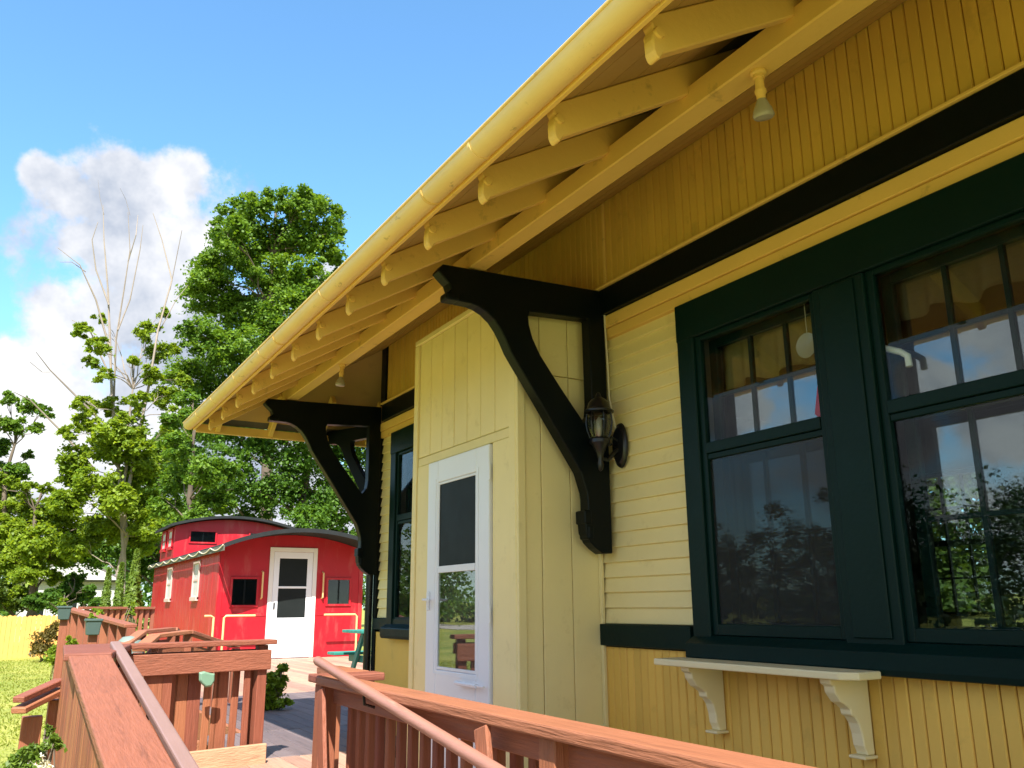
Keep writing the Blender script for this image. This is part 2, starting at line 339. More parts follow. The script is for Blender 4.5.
# ================================================================== SETTING
def build_ground():
    n = 90; me = bpy.data.meshes.new('lawn')
    xs = np.sign(np.linspace(-1, 1, n))*np.abs(np.linspace(-1, 1, n))**3*600
    X, Y = np.meshgrid(xs, xs); Y = Y+20
    Z = -0.62 + 0*X
    dist = np.maximum(0, -X-14); Z = Z + np.minimum(dist*0.012, 9)           # ground climbs gently on the far side of the track bed
    v = np.stack([X, Y, Z], -1).reshape(-1, 3)
    idx = np.arange(n*n).reshape(n, n)
    f = np.stack([idx[:-1, :-1], idx[:-1, 1:], idx[1:, 1:], idx[1:, :-1]], -1).reshape(-1, 4)
    me.from_pydata(v.tolist(), [], f.tolist())
    m = bpy.data.materials.new('lawn grass'); m.use_nodes = True; N = m.node_tree.nodes; L = m.node_tree.links; b = N['Principled BSDF']
    geo = N.new('ShaderNodeNewGeometry')
    n1 = N.new('ShaderNodeTexNoise'); n1.inputs['Scale'].default_value = .5; n1.inputs['Detail'].default_value = 8; L.new(geo.outputs['Position'], n1.inputs['Vector'])
    n2 = N.new('ShaderNodeTexNoise'); n2.inputs['Scale'].default_value = 14; n2.inputs['Detail'].default_value = 6; L.new(geo.outputs['Position'], n2.inputs['Vector'])
    mm = N.new('ShaderNodeMath'); mm.operation = 'MULTIPLY_ADD'; L.new(n2.outputs[0], mm.inputs[0]); mm.inputs[1].default_value = .7; L.new(n1.outputs[0], mm.inputs[2])
    cr = N.new('ShaderNodeValToRGB'); L.new(mm.outputs[0], cr.inputs[0])
    cr.color_ramp.elements[0].position = .55; cr.color_ramp.elements[0].color = (.13, .20, .03, 1)
    cr.color_ramp.elements[1].position = 1.15 if False else 1.0; cr.color_ramp.elements[1].color = (.34, .34, .08, 1)
    L.new(cr.outputs[0], b.inputs['Base Color']); b.inputs['Roughness'].default_value = .8; b.inputs['Specular IOR Level'].default_value = .2
    bp = N.new('ShaderNodeBump'); bp.inputs['Strength'].default_value = .8; bp.inputs['Distance'].default_value = .06; L.new(n2.outputs[0], bp.inputs['Height']); L.new(bp.outputs[0], b.inputs['Normal'])
    me.materials.append(m)
    structure(put('lawn', me))
build_ground()
def gravel():
    m = mat('pale gravel', (.40, .37, .33), rough=.9, var=.25, rnd=0, bump=.8, bscale=22)
    structure(build(MB().add([(-27, -120, -.44), (-22, -120, -.50), (-22, 120, -.50), (-27, 120, -.44)], [(0, 1, 2, 3)]), 'gravel_path', m))
gravel()

def leaf_object(name, P, Nn, size, m, parent=None, aspect=.62):
    P = np.asarray(P); k = len(P)
    Nn = Nn/np.linalg.norm(Nn, axis=1, keepdims=True)
    r = RNG.normal(size=(k, 3)); t = r - (r*Nn).sum(1, keepdims=True)*Nn; t /= np.linalg.norm(t, axis=1, keepdims=True)
    b = np.cross(Nn, t); s = np.asarray(size).reshape(-1, 1)*np.ones((k, 1))
    V = np.stack([P - t*s*.5, P + b*s*.5*aspect - Nn*s*.12, P + t*s*.5, P - b*s*.5*aspect - Nn*s*.12], 1).reshape(-1, 3)
    V = V - np.array(wloc(parent) if parent else (0, 0, 0))
    me = bpy.data.meshes.new(name); me.vertices.add(4*k); me.vertices.foreach_set('co', V.astype(np.float32).ravel())
    me.loops.add(4*k); me.loops.foreach_set('vertex_index', np.arange(4*k, dtype=np.int32))
    me.polygons.add(k); me.polygons.foreach_set('loop_start', np.arange(0, 4*k, 4, dtype=np.int32)); me.polygons.foreach_set('loop_total', np.full(k, 4, dtype=np.int32))
    me.update(); me.validate(); me.materials.append(m)
    return put(name, me, parent)

def foliage(blobs, n, leaf, sub=.30, flat=.6, up=.75, rnd=.65, shell=(.45, 1.05)):
    """leaves gathered in small sprays that are spread through each ellipsoid"""
    A = np.array([b[1][0]*b[1][1]+b[1][1]*b[1][2]+b[1][0]*b[1][2] for b in blobs]); A = A/A.sum()
    PP, NN = [], []
    for (c, r), w in zip(blobs, A):
        k = max(30, int(n*w)); r = np.array(r); rm = float(np.mean(r))
        m = max(7, int(k/95)); u = RNG.normal(size=(m, 3)); u /= np.linalg.norm(u, axis=1, keepdims=True)
        rad = RNG.uniform(shell[0], shell[1], size=(m, 1)); C = np.array(c) + u*r*rad
        who = RNG.integers(0, m, k); sr = sub*rm*RNG.uniform(.45, 1.35, size=(m, 1))
        g = RNG.normal(size=(k, 3))*np.array([1, 1, flat]); p = C[who] + g*sr[who]*.55
        # sprays bow down at their outer ends
        h = np.linalg.norm(g[:, :2], axis=1); p[:, 2] -= .10*sr[who][:, 0]*h*h
        nn = u[who]*.45 + np.array([0, 0, up]) + RNG.normal(size=(k, 3))*rnd
        PP.append(p); NN.append(nn)
    return np.concatenate(PP), np.concatenate(NN)

def limb(mb, a, b, r0, r1, wob=.06, n=5, sides=7):
    a, b = Vector(a), Vector(b); L_ = (b-a).length; pts = []
    for i in range(n+1):
        t = i/n; p = a.lerp(b, t)
        if 0 < i < n: p += Vector([random.uniform(-1, 1) for _ in range(3)])*L_*wob
        p.z += L_*.08*math.sin(t*math.pi)
        pts.append(p)
    mb.tube(pts, [r0+(r1-r0)*i/n for i in range(n+1)], sides); return pts

def tree(name, label, base, blobs_px, Y, n, leaf, lmat, trunk_r=.3, bark=None, top=None, group=None, sub=.30, twigs=True, cat='tree', flat=.6):
    """blobs_px: (px, py, radius in px[, depth offset]) of each mass of leaves as seen; set out at distance Y along the line"""
    root = thing(name, label, cat, base, group)
    blobs = []
    for b in blobs_px:
        yy = Y + (b[3] if len(b) > 3 else random.uniform(-1.6, 1.6))
        c = on_y(b[0], b[1], yy); dep = (c-CAM).dot(CF); r = b[2]*dep/FPX*.92
        blobs.append((tuple(c), (r, r*1.0, r*.8)))
    P, Nn = foliage(blobs, n, leaf, sub=sub, flat=flat)
    leaf_object('crown', P, Nn, RNG.uniform(.5, 1.3, size=len(P))*leaf, lmat, root)
    mb = MB(); b0 = Vector(base)
    cz = sum(b[0][2] for b in blobs)/len(blobs); cx = sum(b[0][0] for b in blobs)/len(blobs); cy = sum(b[0][1] for b in blobs)/len(blobs)
    tz = max(b[0][2] for b in blobs) if top is None else top
    knots = []
    for i in range(9):
        t = i/8; knots.append(Vector((b0.x+(cx-b0.x)*t*.9+random.uniform(-.15, .15), b0.y+(cy-b0.y)*t*.9, b0.z+(tz-b0.z)*t*.93)))
    mb.tube(knots, [trunk_r*(1.25 if i == 0 else 1)*(1-.85*i/8) for i in range(9)], 10)
    build(mb, 'trunk', bark or BARK, root, smooth=True)
    if twigs:
        for c, r in blobs:
            lb = MB(); c = Vector(c); k = min(knots[:8], key=lambda q: abs(q.z-(c.z-.5*(Vector((q.x, q.y, 0))-Vector((c.x, c.y, 0))).length)))
            rr = max(.025, trunk_r*.24*(1-.6*(k.z-b0.z)/(tz-b0.z)))
            p = limb(lb, k, c, rr, rr*.3)
            for _ in range(3): limb(lb, p[3], c+Vector([random.uniform(-.8, .8)*r[0] for _ in range(3)]), rr*.4, rr*.12, n=3, sides=5)
            build(lb, 'limb', bark or BARK, root, smooth=True)
    return root

def far_woods():
    P, Nn = [], []
    # woods behind the fence and the houses, then the wooded rise on the other side of the track bed
    bl = []
    for i in range(70):
        x = random.uniform(-30, 40); y = random.uniform(62, 76); h = random.uniform(5.5, 9.5)
        bl.append(((x, y, h*.45), (random.uniform(2.5, 4.5), 2.5, h*.55)))
    P, Nn = foliage(bl, 42000, .42, sub=.34)
    o = leaf_object('far_woods', P, Nn, RNG.uniform(.7, 1.3, size=len(P))*.42, LF_DARK); o['kind'] = 'stuff'; 
    bl = []
    for i in range(330):
        y = random.uniform(-40, 110); f = random.random() < .3
        x = random.uniform(-38, -31) if f else random.uniform(-80, -60); h = random.uniform(1.5, 3.0) if f else random.uniform(9.0, 14.0)
        bl.append(((x, y, -.4+h*.42), (random.uniform(1.5, 2.5), 2, h*.58) if f else (random.uniform(2.5, 4.5), random.uniform(3, 5), h*.58)))
    P, Nn = foliage(bl, 170000, .45, sub=.34)
    o = leaf_object('hillside_woods', P, Nn, RNG.uniform(.7, 1.3, size=len(P))*.45, LF_FAR); o['kind'] = 'stuff'
far_woods()

# ================================================================== DEPOT
WX = 3.072          # face of the platform wall
EZ = lambda x: 2.752 + .6*(x-1.475)        # underside of the roof boards over the platform
ENDY = 8.38
depot = thing('depot_building', 'yellow clapboard railway depot with dark green trim and deep bracketed eaves', 'building', (3.1, 4.0, 0))

def depot_walls():
    # wall core: stands behind all cladding, with the window openings left open
    mb = MB()
    x0, x1 = 3.095, 3.26
    Y0, Y1 = -3.0, 7.80
    w1 = (1.40, 3.28); w2 = (6.45, 7.33); zb, zt = .90, 2.44
    mb.bx(x0, x1, Y0, Y1, -.6, zb); mb.bx(x0, x1, Y0, Y1, zt, 3.62)
    for a, b in ((Y0, w1[0]), (w1[1], w2[0]), (w2[1], Y1)): mb.bx(x0, x1, a, b, zb, zt)
    # end wall, back wall with openings towards the light, other end
    mb.bx(x1, 9.0, Y1-.17, Y1-.002, -.6, 3.4)
    mb.bx(x1, 9.0, Y0, Y0+.17, -.6, 3.6)
    yy = -2.83; openings = [(5.30, 6.05)]
    for a, b in openings:
        mb.bx(8.8, 9.0, yy, a, -.6, 3.6); mb.bx(8.8, 9.0, a, b, -.6, .9); mb.bx(8.8, 9.0, a, b, 2.45, 3.6); yy = b
    mb.bx(8.8, 9.0, yy, Y1-.17, -.6, 3.6)
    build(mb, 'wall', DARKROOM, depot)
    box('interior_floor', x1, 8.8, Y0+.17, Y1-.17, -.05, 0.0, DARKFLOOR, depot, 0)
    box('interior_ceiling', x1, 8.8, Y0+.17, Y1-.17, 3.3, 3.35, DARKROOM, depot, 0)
    for a, b in openings:      # windows of the far side of the room, seen through the glass
        g = MB()
        n = 2
        g.bx(8.86, 8.92, a, a+.05, .9, 2.45).bx(8.86, 8.92, b-.05, b, .9, 2.45).bx(8.86, 8.92, a+.05, b-.05, 1.64, 1.70).bx(8.86, 8.92, a+.05, b-.05, .9, .95).bx(8.86, 8.92, a+.05, b-.05, 2.40, 2.45)
        for k in (1, 2): y = a+(b-a)*k/3; g.bx(8.875, 8.905, y-.012, y+.012, .95, 1.64).bx(8.875, 8.905, y-.012, y+.012, 1.70, 2.40)
        for z in (1.30, 2.05): g.bx(8.88, 8.90, a+.05, b-.05, z-.011, z+.011)
        f = build(g, 'window_frame', GREEN, depot)
        build(MB().bx(8.888, 8.893, a+.05, b-.05, .95, 2.40), 'pane', GLASS, f)
    # clapboards: wedge shaped, lapped
    exp = .0855; z0 = .945
    def clap(ya, yb):
        me = {}
        for i in range(20):
            za = z0+i*exp; zb_ = min(za+exp+.012, 2.655)
            L_ = round(yb-ya, 3)
            if zb_-za < exp: key = (L_, i)
            else: key = L_
            if key not in me:
                h = zb_-za
                pr = MB().prism([(.0, .004), (.003, 0), (.026, 0), (.026, h), (.019, h)], lambda a, b: Vector((a, 0, b)), lambda a, b: Vector((a, L_, b)))
                me[key] = pr.mesh('clapboard', CREAM, .0015)
            put('clapboard', me[key], depot, Vector((WX-.001+random.uniform(-.0012, .0012), ya, za)) - wloc(depot), (0, 0, 0) if L_ < .5 else (R_(random.uniform(-.12, .12)), 0, 0))
    clap(3.40, 4.214); clap(7.455, 7.77); clap(5.664, 6.30)
    # tongue and groove: upper wall and wainscot
    def bead(ya, yb, za, zb_, w, m, xf):
        y = ya; L_ = round(zb_-za, 3)
        while y < yb-.005:
            ww = min(w, yb-y)
            k = ('bead', round(ww, 3), L_, m.name)
            if k not in _box:
                g = .005
                _box[k] = MB().prism([(.020, 0), (.020, ww-.0035), (.006, ww-.0035), (0, ww-.0035-g), (0, g), (.006, 0)], lambda a, b: Vector((a, b, 0)), lambda a, b: Vector((a, b, L_))).mesh('bead_board', m)
            put('bead_board', _box[k], depot, Vector((xf+random.uniform(-.0016, .0016), y+.0012, za)) - wloc(depot))
            y += w
    bead(-1.2, 4.06, 2.955, 3.60, .0605, GOLD_SHADED, WX-.004)
    bead(4.085, 7.78, 2.955, 3.60, .0605, GOLD_SHADED, WX-.004)
    bead(-1.2, 4.20, -.05, .815, .0605, GOLD, WX-.004)
    box('corner_strip', WX-.014, WX+.02, 4.062, 4.083, 2.955, 3.58, TRIMY, depot, .003)
    box('wainscot_panel', WX-.004, WX+.018, 5.664, 7.79, -.05, .82, GOLD, depot, .002)
    # belt trims
    box('frieze_band', WX-.062, WX+.018, -1.2, 4.2, 2.782, 2.944, BLACKG, depot, .004)
    box('frieze_band', WX-.062, WX+.018, 5.664, 7.66, 2.782, 2.944, BLACKG, depot, .004)
    box('band_cap', WX-.078, WX+.018, -1.2, 4.2, 2.946, 2.962, TRIMY, depot, .003)
    box('band_cap', WX-.078, WX+.018, 5.664, 7.66, 2.946, 2.962, TRIMY, depot, .003)
    for a, b in ((-1.2, 4.212), (5.664, 7.77)):
        box('head_board', WX-.034, WX+.018, a, b, 2.700, 2.779, TRIMY, depot, .005)
        box('head_board', WX-.022, WX+.018, a, b, 2.637, 2.698, TRIMY, depot, .005)
    box('water_table', WX-.030, WX+.018, 3.442, 4.214, .822, .943, GREEN, depot, .005)
    box('water_table', WX-.030, WX+.018, 5.664, 7.80, .840, .943, GREEN, depot, .005)
    box('corner_post', WX-.022, WX+.03, 7.675, 7.80, 2.965, 3.60, BLACKG, depot, .004)
    box('corner_post', WX-.02, WX+.06, 7.772, 7.84, -.05, 2.78, BLACKG, depot, .004)
depot_walls()

def window_unit(y_edges, zs, parent, screens=True):
    """double hung windows side by side: y_edges = [(jamb outer, opening lo, opening hi) ...]"""
    pass

def depot_windows():
    def casing(win, y0, y1, openings):
        z0, z1 = .882, 2.634; xf = WX-.040; xb = WX+.03
        build(MB().bx(xf, xb, openings[-1][1], y1, z0, z1), 'casing', GREEN, win, .005)
        build(MB().bx(xf, xb, y0, openings[0][0], z0, z1), 'casing', GREEN, win, .005)
        build(MB().bx(xf-.006, xb, y0+.001, y1-.001, 2.425, z1-.001), 'head_casing', GREEN, win, .005)
        for (a, b), (c, d) in zip(openings[:-1], openings[1:]):
            build(MB().bx(xf-.003, xb, b, c, z0, 2.423), 'mullion', GREEN, win, .005)
            build(MB().bx(xf-.014, xf-.004, b+.045, c-.045, z0+.03, 2.41), 'mullion_face', GREEN, win, .004)
        build(MB().prism([(WX-.085, .775), (WX+.03, .775), (WX+.03, .90), (WX-.03, .90), (WX-.095, .862), (WX-.095, .80)], lambda a, b: Vector((a, y0-.03, b)), lambda a, b: Vector((a, y1+.004, b))), 'window_sill', GREEN, win, .004)
        for a, b in openings:
            # storm frame
            fr = MB(); x0, x1 = WX-.022, WX+.012; w = .036
            fr.bx(x0, x1, a, a+w, .902, 2.424).bx(x0, x1, b-w, b, .902, 2.424)
            fr.bx(x0, x1, a+w, b-w, 2.40, 2.424).bx(x0, x1, a+w, b-w, .902, .955)
            fr.bx(x0-.006, x1, a+w, b-w, 1.795, 1.850).bx(x0+.006, x1, a+w, b-w, 1.765, 1.793)
            st = build(fr, 'storm_frame', GREEN, win, .003)
            build(MB().bx(WX-.006, WX-.003, a+w-.004, b-w+.004, 1.845, 2.404), 'upper_pane', STORM, st)
            # inner sashes with muntins
            for name, za, zb, xs in (('upper_sash', 1.80, 2.42, .075), ('lower_sash', .91, 1.83, .115)):
                s = MB(); xa, xbk = WX+xs, WX+xs+.036; q = .05
                s.bx(xa, xbk, a, a+q, za, zb).bx(xa, xbk, b-q, b, za, zb).bx(xa, xbk, a+q, b-q, zb-.045, zb).bx(xa, xbk, a+q, b-q, za, za+.05)
                ya, yb = a+q, b-q; zc, zd = za+.05, zb-.045
                for k in (1, 2): y = ya+(yb-ya)*k/3; s.bx(xa+.006, xbk-.006, y-.011, y+.011, zc, zd)
                z = (zc+zd)/2; s.bx(xa+.007, xbk-.007, ya, yb, z-.010, z+.010)
                so_ = build(s, name, GREEN, win, .002)
                build(MB().bx(xa+.016, xa+.019, ya, yb, zc, zd), 'pane', GLASS, so_)
        return win
    w = thing('window', '', ''); del w['label'], w['category']
    w.name = 'double_window'; w.parent = depot
    casing(w, 1.25, 3.405, [(1.40, 2.21), (2.48, 3.28)])
    # lower panes: the left one is an insect screen over glass, the right one plain glass
    build(MB().bx(WX-.002, WX+.001, 2.51, 3.25, .952, 1.768), 'screen_pane', GLASSD, w)
    build(MB().bx(WX-.002, WX+.001, 1.43, 2.18, .952, 1.768), 'lower_pane', STORM, w)
    w2 = bpy.data.objects.new('side_window', None); COL.objects.link(w2); w2.parent = depot
    casing(w2, 6.31, 7.45, [(6.45, 7.33)])
    build(MB().bx(WX-.002, WX+.001, 6.48, 7.30, .952, 1.768), 'lower_pane', STORM, w2)
depot_windows()

def depot_bay():
    bx0, by0, by1, zt = 2.5, 4.217, 5.662, 2.952
    mb = MB(); mb.bx(bx0+.02, WX+.02, by0+.02, by1-.02, -.05, zt-.01)
    core = build(mb, 'bay_wall', CREAM, depot)
    # front cladding: boards over the door, jamb boards beside it
    dz, dy0, dy1 = 2.005, 4.522, 5.392
    n = 7; w = (by1-.055-4.30)/n
    for i in range(n):
        y = 4.30+i*w
        box('bay_board', bx0-.001+random.uniform(-.0015, .0015), bx0+.02, y+.0035, y+w-.0035, 2.075, zt-.03, CREAM, depot, .004)
    box('bay_cap', bx0-.022, WX-.07, by0-.012, by1+.006, zt-.028, zt+.012, CREAM, depot, .005)
    box('door_head', bx0-.004, bx0+.02, 4.30, by1-.057, 2.012, 2.070, CREAM, depot, .003)
    box('bay_corner_board', bx0-.018, bx0+.02, by1-.053, by1+.012, -.05, zt-.03, CREAM, depot, .004)
    box('bay_corner_board', bx0-.014, bx0+.02, 4.222, 4.296, -.05, zt-.03, CREAM, depot, .004)
    box('door_jamb', bx0-.008, bx0+.02, 4.299, 4.50, -.05, 2.01, CREAM, depot, .004)
    box('door_jamb', bx0-.008, bx0+.02, 5.415, by1-.056, -.05, 2.01, CREAM, depot, .004)
    # side cladding facing the camera
    edges = [bx0-.012, 2.545, 2.659, 2.863, WX-.012]
    for a, b in zip(edges[:-1], edges[1:]):
        t = .016 if a < 2.51 else .0
        box('bay_board', a+.003, b-.003, by0-t-.002+random.uniform(-.001, .001), by0+.02, -.05, 2.395, CREAM, depot, .003)
        box('bay_board', a+.003, b-.003, by0-t-.002+random.uniform(-.001, .001), by0+.02, 2.401, zt-.03, CREAM, depot, .003)
    box('corner_strip', WX-.026, WX-.004, by0-.03, by0-.004, -.05, 2.63, CREAM, depot, .003)
    # storm door
    d = bpy.data.objects.new('storm_door', None); COL.objects.link(d); d.parent = depot; d.location = Vector((bx0, 4.957, 0)) - wloc(depot)
    xf = bx0-.022; fr = MB()
    fr.bx(xf, bx0+.01, dy0, dy0+.165, 0.01, dz).bx(xf, bx0+.01, dy1-.155, dy1, 0.01, dz)
    fr.bx(xf, bx0+.01, dy0+.165, dy1-.155, 1.855, dz).bx(xf, bx0+.01, dy0+.165, dy1-.155, .01, .655)
    build(fr, 'door_frame', WHITE, d, .005)
    ins = MB(); a, b = dy0+.167, dy1-.157
    ins.bx(xf+.004, xf+.02, a, a+.014, .657, 1.853).bx(xf+.004, xf+.02, b-.014, b, .657, 1.853)
    ins.bx(xf-.002, xf+.02, a+.014, b-.014, 1.258, 1.300).bx(xf+.004, xf+.02, a+.014, b-.014, .657, .675).bx(xf+.004, xf+.02, a+.014, b-.014, 1.838, 1.853)
    build(ins, 'glazing_bar', WHITE, d, .002)
    build(MB().bx(xf+.010, xf+.014, a+.014, b-.014, 1.30, 1.838), 'door_screen', SCREEN, d)
    build(MB().bx(xf+.010, xf+.014, a+.014, b-.014, .675, 1.258), 'pane', GLASS, d)
    box_in = MB().bx(bx0+.012, bx0+.018, dy0+.01, dy1-.01, .02, dz-.01); build(box_in, 'inner_door', DARKFLOOR, d)
    kp = MB()
    kp.bx(xf-.003, xf+.001, dy0+.13, dy1-.125, .625, .632).bx(xf-.003, xf+.001, dy0+.13, dy0+.137, .632, 1.88).bx(xf-.003, xf+.001, dy1-.132, dy1-.125, .632, 1.88)
    build(kp, 'frame_bead', WHITE, d)
    hd = MB().bx(xf-.012, xf, dy1-.06, dy1-.025, 1.02, 1.14).bar((xf-.045, dy1-.045, 1.09), (xf-.045, dy1-.15, 1.085), .018, .014).bar((xf-.045, dy1-.045, 1.09), (xf, dy1-.045, 1.09), .014, .014)
    build(hd, 'handle', WHITE, d, .003)
    build(MB().tube([(xf-.03, dy0+.10, .60), (xf-.03, dy0+.36, .60)], .014, 8).tube([(xf-.03, dy0+.0, .60), (xf-.03, dy0+.10, .60)], .006, 6), 'door_closer', WHITE, d, smooth=True)
    build(MB().bx(bx0-.09, bx0+.01, dy0-.02, dy1+.02, .002, .03), 'threshold', TARP, d, .003)
    for z in (.25, .95, 1.78):
        build(MB().bx(xf-.006, xf+.004, dy0-.018, dy0+.006, z, z+.10), 'hinge', WHITE, d, .002)
    box('bay_lamp', 2.445, 2.49, by0-.052, by0-.018, 2.43, 2.50, IRON, depot, .004)
depot_bay()

def bracket_profile():
    P = [(0, 0)]
    return P
def depot_brackets():
    T = [(45, 60), (62, 46)] # outline measured on the near bracket, x outwards, z up
    out = [(1.903, 2.862), (1.935, 2.905), (3.045, 2.945), (3.045, 1.336), (2.976, 1.334), (2.930, 1.362), (2.893, 1.394), (2.862, 1.449), (2.858, 1.50), (2.864, 1.562),
           (2.880, 1.580), (2.880, 1.64), (2.875, 1.681), (2.836, 1.795), (2.742, 1.93), (2.648, 2.063), (2.555, 2.197), (2.461, 2.328), (2.412, 2.395), (2.368, 2.459), (2.338, 2.52), (2.302, 2.582), (2.262, 2.632), (2.210, 2.672), (2.16, 2.694),
           (2.119, 2.703), (2.043, 2.705), (1.985, 2.712), (1.965, 2.735), (1.985, 2.765), (1.972, 2.80), (1.93, 2.835)]
    hole = [(2.505, 2.722), (2.925, 2.745), (2.930, 2.213), (2.920, 2.14), (2.875, 2.085), (2.791, 2.186), (2.709, 2.286), (2.640, 2.375), (2.572, 2.464), (2.52, 2.56), (2.497, 2.638), (2.492, 2.69)]
    def make(yc, th):
        # flat plate with a hole: bridge the two loops by a filled bmesh
        bm = bmesh.new()
        def loop(P):
            vs = [bm.verts.new((x, 0, z)) for x, z in P]
            return [bm.edges.new((vs[i], vs[(i+1) % len(vs)])) for i in range(len(vs))]
        ed = loop(out)+loop(hole)
        r = bmesh.ops.triangle_fill(bm, edges=ed, use_beauty=True, use_dissolve=False)
        bad = []
        for f in bm.faces:
            c = f.calc_center_median(); 
            ins = False; q = hole; j = len(q)-1
            for i in range(len(q)):
                if (q[i][1] > c.z) != (q[j][1] > c.z) and c.x < (q[j][0]-q[i][0])*(c.z-q[i][1])/(q[j][1]-q[i][1])+q[i][0]: ins = not ins
                j = i
            if ins: bad.append(f)
        bmesh.ops.delete(bm, geom=bad, context='FACES')
        ex = bmesh.ops.extrude_face_region(bm, geom=list(bm.faces))
        bmesh.ops.translate(bm, vec=(0, th, 0), verts=[v for v in ex['geom'] if isinstance(v, bmesh.types.BMVert)])
        bmesh.ops.recalc_face_normals(bm, faces=bm.faces)
        bmesh.ops.bevel(bm, geom=[e for e in bm.edges if len(e.link_faces) == 2 and e.calc_face_angle(0) > 1.2], offset=.006, segments=1, affect='EDGES', clamp_overlap=True)
        me = bpy.data.meshes.new('eave_bracket'); bm.to_mesh(me); bm.free(); me.materials.append(BLACKG)
        return me
    me = make(0, .086)
    def lines(o, yc):
        # end block and moulding at the foot, arm nosing
        build(MB().bx(2.852, 2.90, yc-.006, yc+.10, 1.50, 1.578), 'foot_block', BLACKG, o, .006)
        build(MB().bx(2.872, 2.92, yc-.004, yc+.098, 1.405, 1.492), 'foot_block', BLACKG, o, .012, seg=2)
        build(MB().bx(1.955, 2.035, yc-.005, yc+.099, 2.705, 2.745), 'arm_nosing', BLACKG, o, .010, seg=2)
    for yc in (4.062, 7.745):
        o = put('eave_bracket', me, depot, Vector((0, yc, 0.0)) - wloc(depot))
        # sub-pieces are given in the bracket's own space
        for mbx, nm, bv, sg in ((MB().bx(2.850, 2.90, -.006, .092, 1.50, 1.576), 'foot_block', .006, 1), (MB().bx(2.870, 2.92, -.004, .090, 1.41, 1.494), 'foot_block', .014, 2), (MB().bx(1.957, 2.04, -.005, .091, 2.704, 2.748), 'arm_nosing', .012, 2)):
            put(nm, mbx.mesh(nm, BLACKG, bv, False, Vector((0, 0, 0)), sg), o)
    # corner bracket under the end overhang, set diagonally
    sc = .47
    o = put('corner_bracket', me, depot, Vector((3.05, 7.86, 0)) - wloc(depot), (0, 0, R_(-52)))
    o.location = Vector((3.06, 7.83, 1.60)) - wloc(depot)
    o.scale = (.62, .62, .45)
    o.matrix_basis = Matrix.Translation(Vector((3.06, 7.86, 2.80)) - wloc(depot)) @ Matrix.Rotation(R_(-58), 4, 'Z') @ Matrix.Diagonal((.56, .8, .66, 1)) @ Matrix.Translation((-3.045, -.047, -2.945))
depot_brackets()

